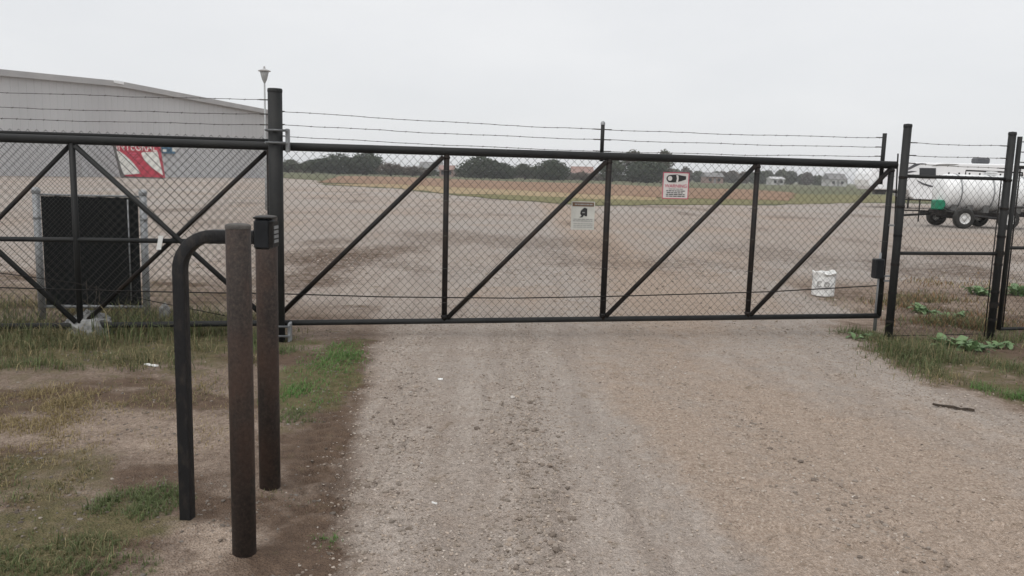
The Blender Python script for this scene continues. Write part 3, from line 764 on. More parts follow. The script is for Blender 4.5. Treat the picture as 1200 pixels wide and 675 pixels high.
# low pipe rack behind the wagon's tongue
rk = Vector((atY(1078, 240, 36).x, 36, 0))
rack = thing('pipe_rack', rk, 'low dark pipe rack beside the green pump engine', 'rack')
for z_ in (.48, .95):
    MB().tube([rk + Vector((-.9, 0, z_)), rk + Vector((.9, 0, z_))], .03, 8).build('rail', 'dark_steel', rack)
for x_ in (-.88, 0, .88):
    MB().tube([rk + Vector((x_, .03, -.05)), rk + Vector((x_, .03, 1.0))], .03, 8).build('post', 'dark_steel', rack)

# ------------------------------------------------------------------ houses far behind the field
def house(px, w_px, py_top, Y, wall, roofm, label, wall_h, roof_h, depth=9, name='house'):
    c = atY(px, 200, Y); w = w_px / FPX * Y
    h = thing(name, Vector((c.x, Y, 0)), label, 'house')
    x0, x1 = c.x - w / 2, c.x + w / 2
    MB().box((c.x, Y + depth / 2, wall_h / 2), (w, depth, wall_h)).build('wall', wall, h)
    MB().prism([(x0 - .4, Y - .5, wall_h), (x0 - .4, Y + depth + .5, wall_h), (x0 - .4, Y + depth / 2, wall_h + roof_h)], (w + .8, 0, 0)).build('roof', roofm, h)
    n = max(2, int(w / 3.5))
    for k in range(n):
        xx = x0 + (k + .5) * w / n
        f = MB().box((xx, Y - .03, wall_h * .55), (1.1, .1, 1.2)).build('window', 'dark_glass', h)
    MB().box((c.x + .2, Y - .04, 1.0), (1.0, .1, 2.0)).build('door', 'roof_grey', h)
    return h
house(504, 24, 193, 300, 'house_white', 'roof_grey', 'white walled house left of the round dark tree', 3.0, 2.2)
house(523, 16, 198, 285, 'house_brick', 'roof_red', 'small brick house just left of the round dark tree', 2.4, 1.6, 7)
house(683, 24, 196, 300, 'house_white', 'roof_red', 'white house with red roof left of the tall bare trees', 2.6, 2.4)
house(913, 14, 211, 340, 'house_white', 'roof_pale', 'pale shed with white roof, left one at the far treeline', 2.4, 1.0, 8, 'shed')
house(983, 20, 208, 360, 'house_white', 'roof_grey', 'broad pale house with grey roof at the far right treeline', 3.0, 2.6)
house(838, 20, 208, 330, 'house_brick', 'roof_grey', 'low brick house right of the red bordered sign', 2.6, 1.7)

# ------------------------------------------------------------------ trees
def crown_mesh(name, seed, lobes, nleaf, leaf, cols, shell=.55):
    rng = np.random.default_rng(seed)
    C = []; Rr = []
    for (x, y, z, r) in lobes:
        C.append((x, y, z)); Rr.append(r)
        for k in range(11):
            d = rng.normal(size=3); d /= np.linalg.norm(d); d[2] = abs(d[2]) * .8 - .15
            C.append(tuple(np.array((x, y, z)) + d * r * rng.uniform(.7, 1.0))); Rr.append(r * rng.uniform(.16, .42))
    C = np.array(C); Rr = np.array(Rr); p = Rr ** 2 / (Rr ** 2).sum()
    k = rng.choice(len(C), nleaf, p=p)
    d = rng.normal(size=(nleaf, 3)); d /= np.linalg.norm(d, axis=1)[:, None]
    P = C[k] + d * (Rr[k] * (shell + (1.08 - shell) * rng.random(nleaf)))[:, None]
    P = P[P[:, 2] > .03]; n = len(P)
    u = rng.normal(size=(n, 3)); u /= np.linalg.norm(u, axis=1)[:, None]
    w = np.cross(u, rng.normal(size=(n, 3))); w /= np.linalg.norm(w, axis=1)[:, None]
    s = leaf * rng.uniform(.6, 1.5, n)[:, None]
    V = np.stack([P - u * s, P + w * s * .55, P + u * s, P - w * s * .55], 1).reshape(-1, 3)
    F = np.arange(n * 4).reshape(n, 4)
    ct = rng.uniform(.7, 1.3, len(C))
    T = np.array(cols)[rng.integers(0, len(cols), n)] * rng.uniform(.75, 1.3, (n, 1))
    o = np_mesh(name, V, F, 'leafage', np.repeat(T, 4, 0)); me = o.data
    bpy.data.objects.remove(o); return me
DK = [(.032, .050, .026), (.043, .062, .031), (.058, .074, .037)]
MD = [(.072, .092, .048), (.092, .106, .058), (.062, .08, .044)]
BR = [(.12, .098, .08), (.145, .12, .095), (.10, .088, .07)]
CR = {'dark': crown_mesh('crown', 1, [(0, 0, .55, .42), (-.25, .1, .42, .34), (.28, -.05, .42, .34), (.05, 0, .3, .4)], 5200, .035, DK),
      'dome': crown_mesh('crown', 2, [(0, 0, .42, .46), (-.22, 0, .33, .36), (.24, 0, .33, .36), (0, 0, .72, .22)], 5600, .033, DK, .7),
      'mid': crown_mesh('crown', 3, [(0, 0, .5, .36), (-.22, .1, .4, .3), (.24, 0, .46, .28), (.1, 0, .72, .22)], 3600, .034, MD),
      'brown': crown_mesh('crown', 4, [(0, 0, .48, .38), (-.26, .1, .36, .28), (.22, 0, .4, .3)], 2400, .034, BR),
      'bare': crown_mesh('crown', 5, [(0, 0, .6, .34), (-.24, .1, .5, .26), (.24, 0, .52, .28), (.02, 0, .8, .18)], 2200, .028, BR + MD, .3)}
mb = MB()
mb.tube([(0, 0, -.03), (.01, 0, .2), (0, .01, .42), (.02, 0, .75)], [.035, .028, .02, .006], 7)
for k in range(7):
    a = k * 2.4; z = .2 + .07 * k
    mb.tube([(0.005, 0, z), (math.cos(a) * .16, math.sin(a) * .16, z + .14), (math.cos(a) * .3, math.sin(a) * .3, z + .22)], [.014, .009, .004], 5)
tk = mb.build('trunk', 'bark'); trunk_me = tk.data; bpy.data.objects.remove(tk)
def tree(px, ptop, w_px, Y, kind, label, rz, cat='tree'):
    c = atY(px, 200, Y); h = (horizon(px) - ptop) / FPX * Y + CAMH; w = w_px / FPX * Y
    t = thing('tree', Vector((c.x, Y, 0)), label, cat, 'trees beyond the field')
    t.rotation_euler.z = rz
    t.scale = (w / 1.0, w / 1.0, h / .97)
    for nm, me in (('trunk', trunk_me), ('crown', CR[kind])):
        o = bpy.data.objects.new(nm, me); scene.collection.objects.link(o); o.parent = t
for a in ((338, 186, 34, 262, 'mid', 'dull green tree half hidden by the tall gate post', .3),
          (366, 187, 40, 255, 'mid', 'lower dull green tree just right of the tall gate post', 1.9),
          (395, 180.5, 54, 250, 'dark', 'broad dark evergreen tree, left of the pair near gate post', .7),
          (430, 177, 42, 256, 'dark', 'tallest dark evergreen tree near the left gate post', 2.6),
          (458, 188, 36, 248, 'brown', 'thin brown autumn tree right of the tall evergreen', 1.2),
          (484, 192, 34, 244, 'brown', 'low brown tree in front of the white walled house', 4.1),
          (564, 182.5, 52, 240, 'dome', 'wide rounded dark tree right of the small brick house', .2),
          (590, 190, 32, 246, 'dome', 'lower dark tree on the right shoulder of the rounded tree', 2.2),
          (616, 191, 38, 250, 'mid', 'mid green tree between the two dark clumps', 3.3),
          (646, 186, 46, 240, 'dome', 'rounded dark tree left of the red roofed house', 5.1),
          (684, 200.5, 20, 235, 'brown', 'little brown bush before the red roofed house', .5),
          (718, 186, 36, 243, 'mid', 'grey green tree behind the gate post with white cap', .9),
          (742, 176, 50, 250, 'bare', 'tall sparse tree left of the red bordered sign', 2.9),
          (758, 187, 52, 238, 'dark', 'dark bushy tree under the tall sparse trees', 4.4),
          (778, 175.5, 36, 252, 'bare', 'tall sparse tree directly behind the red bordered sign', 1.4)):
    tree(*a)
def woods(name, px0, px1, Y, n, hmin, hmax, cols, label, seed):
    rng = np.random.default_rng(seed); Vs = []; Ts = []
    a = atY(px0, 205, Y).x; b_ = atY(px1, 205, Y).x
    m_ = int((b_ - a) / 3.0)
    cx = np.linspace(a, b_, m_) + rng.uniform(-1.5, 1.5, m_); cy = Y + rng.uniform(-8, 8, m_)
    ch = hmin + (hmax - hmin) * fbm(cx * .06, cx * 0 + seed, seed, 3) ** 1.2 * rng.uniform(.7, 1.25, m_)
    k = rng.integers(0, m_, n)
    d = rng.normal(size=(n, 3)); d /= np.linalg.norm(d, axis=1)[:, None]
    P = np.stack([cx[k] + d[:, 0] * 2.6, cy[k] + d[:, 1] * 2.6, ch[k] * (.5 + .5 * d[:, 2] * rng.uniform(.6, 1.05, n))], 1)
    u = rng.normal(size=(n, 3)); u /= np.linalg.norm(u, axis=1)[:, None]
    w = np.cross(u, rng.normal(size=(n, 3))); w /= np.linalg.norm(w, axis=1)[:, None]
    s = .55 * rng.uniform(.6, 1.5, n)[:, None]
    V = np.stack([P - u * s, P + w * s * .6, P + u * s, P - w * s * .6], 1).reshape(-1, 3)
    tint = (np.array(cols)[rng.integers(0, len(cols), m_)] * rng.uniform(.75, 1.25, (m_, 1)))[k] * rng.uniform(.8, 1.2, (n, 1))
    o = np_mesh(name, V, np.arange(n * 4).reshape(n, 4), 'leafage', np.repeat(tint, 4, 0))
    return tag(o, label, 'woods', kind='stuff')
woods('far_woods', 780, 1500, 400, 60000, 3.2, 10.0, DK + MD + BR, 'far low treeline across the right horizon', 5)
woods('far_hedge', -500, 800, 300, 26000, 1.2, 3.6, MD + BR, 'low hedge and brush along the horizon under the trees', 6)

m_h, nt_h, b_h = _mat('haze_air'); nt_h.nodes.remove(b_h)
pv = N(nt_h, 'ShaderNodeVolumePrincipled'); pv.inputs['Color'].default_value = (.985, .99, 1, 1); pv.inputs['Density'].default_value = .0005
nt_h.links.new(pv.outputs[0], nt_h.nodes['Material Output'].inputs['Volume'])
hz = MB().box((0, 1700, 7.9), (5900, 4300, 17.8 + 1.0)).build('haze', 'haze_air')
tag(hz, 'thin grey haze over the whole place', 'haze', kind='stuff')

# ------------------------------------------------------------------ chain link and barbed wire
def fabric(name, p0, p1, z0, z1, z0b, parent, off=Vector((0, 0, 0)), w=.078, h=.084, r=.0021):
    """woven mesh from plan point p0 to p1; z0/z0b bottoms at the two ends, z1 top"""
    p0 = Vector((p0[0], p0[1], 0)) + off; p1 = Vector((p1[0], p1[1], 0)) + off
    L_ = (p1 - p0).length; X = (p1 - p0) / L_; Nn = Vector((-X.y, X.x, 0))
    rows = max(2, int(round((z1 - min(z0, z0b)) / (h / 2)))); cols = int(L_ / (w / 2))
    k = np.arange(rows + 1); V = []; F = []; base = 0
    X_ = np.array(X); N_ = np.array(Nn)
    for j in range(cols):
        zb = z0 + (z0b - z0) * j / cols
        zz = zb + (z1 - zb) * k / rows
        s = j * w / 2 + ((k + j) % 2) * w / 2 + RNG.normal(0, .0012, rows + 1)
        dpt = np.where((k + j) % 2 == 0, -.0022, .0022)
        P = np.array(p0)[None] + X_[None] * s[:, None] + N_[None] * dpt[:, None]; P[:, 2] = zz
        D = np.gradient(P, axis=0); D /= np.linalg.norm(D, axis=1)[:, None]
        U = np.cross(D, N_); U /= np.linalg.norm(U, axis=1)[:, None]
        ring = np.stack([P + U * r, P + N_ * r, P - U * r, P - N_ * r], 1)
        V.append(ring.reshape(-1, 3)); i0 = base + np.arange(rows)[:, None] * 4
        for q in range(4):
            q2 = (q + 1) % 4
            F.append(np.concatenate([i0 + q, i0 + q2, i0 + 4 + q2, i0 + 4 + q], 1))
        base += (rows + 1) * 4
    V = np.concatenate(V) - np.array(ORIGIN[parent])
    o = np_mesh(name, V, np.concatenate(F), 'wire_black', None, True)
    o.parent = parent; ORIGIN[o] = ORIGIN[parent]; o['kind'] = 'stuff'
    return o
def barbed(pa, pb, parent, sag=.01, r=.0028, step=.125, name='barbed_wire'):
    pa, pb = Vector(pa), Vector(pb); L_ = (pb - pa).length; n = max(8, int(L_ / .12)); pts = []
    ph = random.uniform(0, 6)
    for i in range(n + 1):
        t = i / n; p = pa.lerp(pb, t)
        p.z += -sag * 4 * t * (1 - t) + (math.sin(t * L_ * 5 + ph) * .003 + random.uniform(-.002, .002)) * (1 if 0 < i < n else 0)
        pts.append(p)
    mb = MB().tube(pts, r, 5)
    d = (pb - pa).normalized(); u, w = _basis(d)
    s = step * .6
    while s < L_:
        t = s / L_; i = min(int(t * n), n - 1); p = pts[i].lerp(pts[i + 1], t * n - i)
        for q in range(2):
            a = random.uniform(0, 3.14); e = u * math.cos(a) + w * math.sin(a)
            mb.tube([p - e * .010 + d * .004, p + e * .010 - d * .004], .0011, 4)
        mb.tube([p - d * .008, p + d * .008], r * 1.35, 5)
        s += step * random.uniform(.9, 1.1)
    # wrapped tail at each end
    mb.tube([pa, pa + d * .09], r * 2.0, 5); mb.tube([pb - d * .09, pb], r * 2.0, 5)
    return mb.build(name, 'barb_wire', parent)

Zu = Vector((0, 0, 1))
# ------------------------------------------------------------------ gate posts
PL = gnd(326, 399); PR = gnd(1040.5, 401); P2 = gnd(1160, 398)
def post(name, p, h, r, label, mat='black_paint', cap=True):
    t = thing(name, p, label, 'post')
    MB().tube([p - Zu * .15, p + Zu * h], r, 18).build('pipe', mat, t)
    if cap: MB().lathe(p + Zu * (h - .012), [(r + .002, -.02), (r + .003, 0), (r * .93, .008), (r * .5, .014), (0, .017)], 18).build('cap', mat, t)
    return t
gate_post = post('gate_post', PL, 2.30, .064, 'thick black gate post carrying the rollers, left of the drive')
GX_ = Vector((1, .14, 0)).normalized(); GN = Vector((GX_.y, -GX_.x, 0))       # along the gate, towards the camera
G0 = (0, 7.95)
def G(px, py): return online(px, py, G0, .14)
def on_gate(x, z, off=0.0): return Vector((x, G0[1] + .14 * x, z)) + GN * off
TOPZ = 1.795
xa, xb = G(-152, 160).x, G(1048, 196).x
bz0, bz1 = G(-152, 384).z, G(1030, 370).z
def botz(x): return bz0 + (bz1 - bz0) * (x - xa) / (xb - xa)
def clampset(z, ext, name):
    rb = MB()
    for dz in (-ext, ext):
        for q in (-1, 1):
            rb.tube([PL + Zu * (z + dz) + GN * .075 + GX_ * (-.075), PL + Zu * (z + dz) + GN * .075 + GX_ * .10], .011, 8)
        rb.tube([PL + Zu * (z + dz) + GN * .075 - GX_ * .075, PL + Zu * (z + dz) - GN * .10 - GX_ * .075], .010, 8)
        rb.tube([PL + Zu * (z + dz) + GN * .075 + GX_ * .10, PL + Zu * (z + dz) - GN * .14 + GX_ * .10], .011, 8)
    o = rb.build(name, 'galvanised', gate_post)
    MB().box(PL + Zu * (z - .03) + GX_ * .105 - GN * .02, (.03, .10, ext * 2 + .10), (GX_, GN, Zu), .005).build('plate', 'galvanised', o)
    return o
clampset(1.875, .055, 'roller_bracket')
clampset(.10, .045, 'roller_bracket')

# ------------------------------------------------------------------ sliding gate
gate = thing('sliding_gate', on_gate(0, 0), 'long black chain link sliding gate across the gravel drive', 'gate')
def gtube(a, b_, r, name, mat='black_paint', n=12, par=None):
    return MB().tube([a, b_], r, n).build(name, mat, par or gate)
gtube(on_gate(xa, TOPZ), on_gate(xb + .02, TOPZ), .039, 'top_rail', n=18)
gtube(on_gate(xa, botz(xa)), on_gate(xb - .02, botz(xb)), .027, 'bottom_rail', n=14)
gtube(on_gate(xa, .895), on_gate(G(318, 283).x, .905), .022, 'middle_rail')
xv = [xa + .03, G(88, 250).x, G(317, 270).x, G(522, 280).x, G(710, 280).x, G(882, 280).x, G(1037, 285).x]
for i, x in enumerate(xv):
    gtube(on_gate(x, botz(x)), on_gate(x, TOPZ), .030 if i in (4, 6) else .027, 'upright', 'black_rusty' if 1 < i < 6 else 'black_paint')
for i in range(2, 6):                    # one brace per bay on the right
    gtube(on_gate(xv[i] + .03, botz(xv[i]) + .03, .012), on_gate(xv[i + 1] - .03, TOPZ - .05, .012), .023, 'brace', 'black_rusty')
for a_, b_ in ((1, 2), (0, 1)):          # crossed braces on the tail
    gtube(on_gate(xv[a_] + .03, TOPZ - .05, .014), on_gate(xv[b_] - .03, botz(xv[b_]) + .03, .014), .024, 'brace')
    gtube(on_gate(xv[a_] + .04, botz(xv[a_]) + .03, -.03), on_gate(xv[b_] - .03, TOPZ - .05, -.03), .021, 'brace', 'black_rusty')
fabric('chain_link_mesh', on_gate(xv[2], 0), on_gate(xb - .05, 0), botz(xv[2]) + .02, TOPZ - .02, botz(xb) + .02, gate, -GN * .035)
fabric('chain_link_mesh', on_gate(xa, 0), on_gate(xv[2], 0), botz(xa) + .02, TOPZ - .02, botz(xv[2]) + .02, gate, -GN * .05)
# wire uprights and barbed wire
e1, e2 = G(708, 143), G(1040, 156)
o1 = -.045
gtube(on_gate(e1.x, TOPZ - .05, o1), on_gate(e1.x, e1.z, o1), .019, 'wire_upright')
MB().lathe(on_gate(e1.x, e1.z - .005, o1), [(.022, -.02), (.022, 0), (.015, .012), (0, .018)], 12).build('cap', 'galvanised', gate)
gtube(on_gate(e2.x, TOPZ - .20, o1), on_gate(e2.x, e2.z, o1), .021, 'wire_upright')
e0 = PL.x - .06
gtube(on_gate(e0, TOPZ - .1, -.03), on_gate(e0, G(309, 113).z, -.03), .019, 'wire_upright')
for (ya, yb, yc) in ((129.5, 151.5, 161), (145, 163.5, 172.2), (158.5, 177.2, 183)):
    za, zb, zc = G(318, ya).z, G(708, yb).z, G(1036, yc).z
    barbed(on_gate(e0, za, o1), on_gate(e1.x, zb, o1), gate, .012)
    barbed(on_gate(e1.x, zb, o1), on_gate(e2.x, zc, o1), gate, .010)
# drive chain
cp = [G(*p) for p in ((-150, 335), (0, 336), (140, 340), (265, 342.5), (335, 343.5), (450, 347), (600, 348.5), (710, 346.5), (800, 344), (900, 341), (1024, 334))]
mb = MB().tube([on_gate(p.x, p.z, .05) for p in cp], .006, 6); mb.build('drive_chain', 'dark_steel', gate)
c2 = [G(*p) for p in ((-150, 300), (-40, 314), (25, 322), (90, 331), (180, 352), (265, 369))]
MB().tube([on_gate(p.x, p.z, .045) for p in c2], .004, 6).build('cable', 'dark_steel', gate)
cx_ = G(189, 284)
MB().box(on_gate(cx_.x, cx_.z, .045), (.04, .012, .13), (GX_, GN, (Zu + GX_ * .2).normalized())).build('white_tag', 'white_plastic', gate)
# end of the gate: catch rod, lock box
gtube(on_gate(G(1046, 260).x + .045, .5, .02), on_gate(G(1051, 180).x, G(1051, 180).z, .02), .008, 'rod', 'dark_steel', 8)
lb = G(1025.5, 314)
MB().box(on_gate(lb.x, lb.z, .05), (.10, .09, .205), (GX_, GN, Zu), .012).build('lock_box', 'box_black', gate)
gtube(on_gate(lb.x + .062, botz(lb.x) - .16, -.01), on_gate(lb.x + .062, lb.z + .16, -.01), .018, 'chain_post', 'galvanised')
for z_ in (lb.z + .45, lb.z - .08, lb.z - .13):
    MB().box(on_gate(lb.x + .16, z_, .04), (.15, .012, .018), (GX_, GN, Zu)).build('band', 'galvanised', gate)

for x in xv[2:]:                         # wire ties holding the mesh
    for k in range(5):
        z_ = botz(x) + .2 + k * .31 + random.uniform(-.04, .04)
        MB().tube([on_gate(x - .04, z_, -.035), on_gate(x - .03, z_ + .004, .012), on_gate(x, z_ + .006, .033), on_gate(x + .03, z_, .012), on_gate(x + .04, z_ - .006, -.035)], .0028, 5).build('tie_wire', 'barb_wire', gate)
for i in range(2, 6):                    # weld beads where the braces meet the frame
    for x, z_, sg in ((xv[i], botz(xv[i]) + .045, 1), (xv[i + 1], TOPZ - .06, -1)):
        MB().lathe(on_gate(x, z_ - .012, 0), [(.028, 0), (.0335, .006), (.034, .014), (.0335, .022), (.028, .028)], 12).build('weld', 'black_rusty', gate)
# signs on the gate
def gate_sign(px0, py0, px1, py1, name, label, mat):
    a_, b_ = G(px0, py0), G(px1, py1)
    cx, cz = (a_.x + b_.x) / 2, (a_.z + b_.z) / 2; w, h = abs(b_.x - a_.x) / GX_.x, abs(a_.z - b_.z)
    c = on_gate(cx, cz, -.022)
    t = thing(name, c - Zu * h / 2, label, 'sign')
    MB().box(c, (w, .004, h), (GX_, GN, Zu)).build('panel', mat, t)
    def put(nm, fx, fz, fw, fh, m, lift=.0035):
        return MB().box(c + GX_ * (fx * w) + Zu * (fz * h) + GN * lift, (fw * w, .0016, fh * h), (GX_, GN, Zu)).build(nm, m, t)
    def poly(nm, pts, m, lift=.003):
        return MB().prism([c + GX_ * (x * w) + Zu * (z * h) + GN * lift for x, z in pts], GN * .0016).build(nm, m, t)
    return t, c, w, h, put, poly
def words(put, rows, mat, x0, x1, hh, seed, lift=.0035):
    rr = random.Random(seed)
    for z in rows:
        x = x0 + rr.uniform(0, .04)
        while x < x1 - .05:
            l = rr.uniform(.06, .17); l = min(l, x1 - x)
            put('print_word', x + l / 2, z, l, hh, mat, lift); x += l + .025
t, c, w, h, put, poly = gate_sign(778, 201.5, 807, 233.5, 'warning_sign', 'white warning sign with red border and black camera picture', 'sign_white')
for fx, fz, fw, fh in ((0, .485, 1, .03), (0, -.485, 1, .03), (-.485, 0, .03, .94), (.485, 0, .03, .94)):
    put('border', fx, fz, fw, fh, 'pink_red_print')
def disc(cx, cz, rx, rz, n=18, a0=0, a1=360): return [(cx + rx * math.cos(math.radians(a0 + (a1 - a0) * k / n)), cz + rz * math.sin(math.radians(a0 + (a1 - a0) * k / n))) for k in range(n)]
poly('camera_body', [(-.30, .38), (-.22, .40), (.02, .42), (.20, .385), (.38, .36), (.38, .24), (.20, .175), (.0, .12), (-.22, .115), (-.3, .13)], 'black_print')
poly('camera_front', disc(-.22, .26, .15, .135), 'black_print', .0035)
poly('camera_lens', disc(-.235, .265, .085, .09), 'sign_white', .0056)
poly('camera_ring', [(.0, .40), (.075, .39), (.095, .26), (.075, .14), (.0, .135), (.03, .26)], 'sign_white', .0056)
text_mesh('WARNING', 'pink_red_print', 'lettering', t, c - Zu * (.012 * h) + GN * .0045, GX_, Zu, GN, w * .84, h * .13, .001)
words(put, (-.13,), 'black_print', -.26, .28, .018, 3)
words(put, (-.20, -.27, -.335, -.40), 'black_print', -.36, .36, .032, 4)
t, c, w, h, put, poly = gate_sign(670.5, 236, 696.5, 269.5, 'camera_notice', 'grey white notice with brown header strip on the gate mesh', 'sign_grey_white')
put('header', 0, .40, .92, .145, 'brown_print')
words(lambda *a: put(*a), (.40,), 'grey_print', -.38, .40, .05, 9, .0052)
poly('camera_picture', [(-.10, .17), (.0, .25), (.06, .29), (.18, .25), (.18, -.02), (.10, -.02), (.05, .02), (-.02, -.06), (-.15, -.07), (-.06, .0), (-.12, .06)], 'black_print')
put('camera_glint', .02, .11, .10, .04, 'grey_print', .0056)
words(put, (-.13, -.19), 'grey_print', -.42, .42, .03, 5)
put('rule_line', 0, -.235, .86, .012, 'sign_white')
words(put, (-.29, -.35, -.41), 'grey_print', -.42, .42, .02, 6)
for nm_, (px_, py_) in (('warning_sign', (779.5, 203)), ):
    pass

# ------------------------------------------------------------------ fixed fence behind the tail of the gate
F0 = (0, 8.30)
def FB(x, z): return Vector((x, F0[1] + .14 * x, z))
fl = thing('chain_link_fence', FB(-6.5, 0), 'black chain link fence behind the tail of the sliding gate', 'fence')
ftz = online(0, 155.4, F0, .14).z
xl0, xl1 = -11.8, -2.335
MB().tube([FB(xl0, ftz), FB(xl1, ftz)], .020, 12).build('top_rail', 'black_paint', fl)
fabric('chain_link_mesh', FB(xl0, 0), FB(xl1, 0), .06, ftz + .04, .06, fl, GN * -.03)
for xp in (-11.8, -8.9, -6.0):
    MB().tube([FB(xp, -.2), FB(xp, ftz + .35)], .03, 12).build('line_post', 'black_paint', fl)
MB().tube([FB(xl1, .0 - .1), FB(xl1, ftz + .02)], .03, 12).build('end_post', 'black_paint', fl)
FE = FB(-6.0, 0)
sl_ = (FE.y - PL.y) / (FE.x - PL.x)
for ya, yb in ((106.5, 117), (124.5, 133.7), (137.5, 146.2)):
    a_ = online(0, ya, (PL.x, PL.y), sl_); b_ = online(312, yb, (PL.x, PL.y), sl_)
    k = (FE.x - b_.x) / (a_.x - b_.x); zE = b_.z + (a_.z - b_.z) * k
    barbed(Vector((FE.x, FE.y, zE)), Vector((PL.x - .05, PL.y, b_.z)), fl, .012)
MB().tube([FE, FE + Zu * 2.35], .036, 12).build('tall_post', 'black_paint', fl)

# ------------------------------------------------------------------ right hand fence and small gate
latch_post = post('latch_post', PR, 2.19, .039, 'tall black latch post at the right end of the sliding gate')
hinge_post = post('hinge_post', P2, 2.16, .037, 'black fence post second from right, beside the narrow gate')
rs = (P2.y - PR.y) / (P2.x - PR.x); RX = Vector((1, rs, 0)).normalized(); RN = Vector((RX.y, -RX.x, 0))
def RF(px, py): return online(px, py, (PR.x, PR.y), rs)
def on_r(x, z, off=0): return Vector((x, PR.y + rs * (x - PR.x), z)) + RN * off
fp = thing('wire_fence', on_r((PR.x + P2.x) / 2, 0), 'short black chain link fence panel between the two right posts', 'fence')
zt, zm = RF(1118, 208).z, RF(1110, 297).z
for z_, nm in ((zt, 'top_rail'), (zm, 'middle_rail')):
    MB().tube([on_r(PR.x + .03, z_), on_r(P2.x - .03, z_)], .0175, 12).build(nm, 'black_paint', fp)
fabric('chain_link_mesh', on_r(PR.x + .05, 0), on_r(P2.x - .02, 0), .02, zt + .02, .02, fp, RN * -.022)
for ya, yb in ((167, 171), (182, 185.5), (191, 197.5)):
    barbed(on_r(PR.x + .035, RF(1064, ya).z), on_r(P2.x - .03, RF(1178, yb).z), fp, .006)
for x_ in (PR.x + .05, P2.x - .055):
    MB().tube([on_r(x_, .03, -.02), on_r(x_, zt, -.02)], .006, 6).build('tension_bar', 'dark_steel', fp)
for k in range(6):
    for x_ in (PR.x, P2.x):
        MB().lathe(on_r(x_, .22 + k * .29), [(.043, -.012), (.043, .012)], 14).build('tension_band', 'dark_steel', fp)
MB().tube([on_r(PR.x + .03, .06, -.02), on_r(P2.x - .03, .06, -.02)], .004, 6).build('tension_wire', 'dark_steel', fp)
# narrow gate beyond
g3 = RF(1173, 386); g3t = RF(1192.5, 160)
x3 = (g3.x + g3t.x) / 2; x4 = x3 + 1.2
wg = thing('walk_gate', on_r(x3 + .6, 0), 'narrow black chain link walk gate cut by the right edge', 'gate')
MB().tube([on_r(x3, g3.z), on_r(x3, g3t.z)], .024, 14).build('upright', 'black_paint', wg)
MB().tube([on_r(x4, g3.z), on_r(x4, g3t.z)], .024, 14).build('upright', 'black_paint', wg)
for z_, nm in ((RF(1195, 196).z, 'top_rail'), (RF(1190, 290.5).z, 'middle_rail'), (g3.z + .005, 'bottom_rail')):
    MB().tube([on_r(x3, z_), on_r(x4, z_)], .0175, 12).build(nm, 'black_paint', wg)
fabric('chain_link_mesh', on_r(x3 + .03, 0), on_r(x4 - .02, 0), g3.z, RF(1195, 196).z, g3.z, wg, RN * -.02)
MB().tube([on_r(x3 + .06, g3.z, -.015), on_r(x3 + .06, RF(1195, 196).z, -.015)], .007, 6).build('tension_bar', 'dark_steel', wg)
for py in (166, 178, 190):
    barbed(on_r(x3 + .02, RF(1192, py).z), on_r(x4 - .02, RF(1192, py).z), wg, .005)
for py in (297, 357):
    z_ = RF(1168, py).z
    hg = MB().lathe(on_r(P2.x, z_), [(.042, -.03), (.042, .03)], 14)
    hg.box(on_r((P2.x + x3) / 2 + .01, z_), (x3 - P2.x, .02, .03), (RX, RN, Zu)); hg.build('hinge', 'dark_steel', wg)

# ------------------------------------------------------------------ black screen behind the gate tail, footing
S0 = (0, 8.95)
def SP(px, py): return online(px, py, S0, .14)
sa, sb = SP(46, 300), SP(170, 300)
def on_s(x, z, off=0.0): return Vector((x, S0[1] + .14 * x, z)) + GN * off
screen = thing('black_screen', on_s((sa.x + sb.x) / 2, 0), 'black sheet screen between galvanised posts behind gate tail', 'screen')
ztop, zbot = SP(100, 230.5).z, SP(100, 357).z
for x_ in (sa.x, sb.x):
    pz = SP(42, 225).z + .02
    MB().tube([on_s(x_, -.15), on_s(x_, pz)], .036, 14).build('post', 'galvanised', screen)
    MB().lathe(on_s(x_, pz - .03), [(.041, 0), (.043, .02), (.043, .03), (.03, .055), (0, .062)], 14).build('cap', 'galvanised', screen)
    for z_ in (pz - .28, pz - 1.0):
        MB().lathe(on_s(x_, z_), [(.039, -.012), (.041, 0), (.039, .012)], 14).build('band', 'galvanised', screen)
ns = 21
for k in range(ns):
    x0 = sa.x + .05 + (sb.x - sa.x - .1) * k / ns; x1 = sa.x + .05 + (sb.x - sa.x - .1) * (k + 1) / ns
    dz = random.uniform(-.006, .006); of = .012 + random.uniform(-.004, .004)
    MB().box((on_s(x0, 0, of) + on_s(x1, 0, of)) / 2 + Zu * ((ztop + zbot) / 2 + dz), ((x1 - x0) * 1.06, .004, ztop - zbot), ((GX_ + GN * random.uniform(-.03, .03)).normalized(), GN, Zu)).build('slat', 'black_sheet', screen)
MB().tube([on_s(sa.x + .03, ztop + .012), on_s(sb.x - .03, ztop + .012)], .011, 10).build('top_rail', 'galvanised', screen)
MB().tube([on_s(sa.x + .03, zbot - .02), on_s(sb.x - .03, zbot - .02)], .018, 10).build('bottom_rail', 'galvanised', screen)
MB().tube([on_s(sb.x - .14, ztop - .02, .03), on_s(sb.x - .14, zbot + .05, .03)], .008, 8).build('tension_bar', 'galvanised', screen)

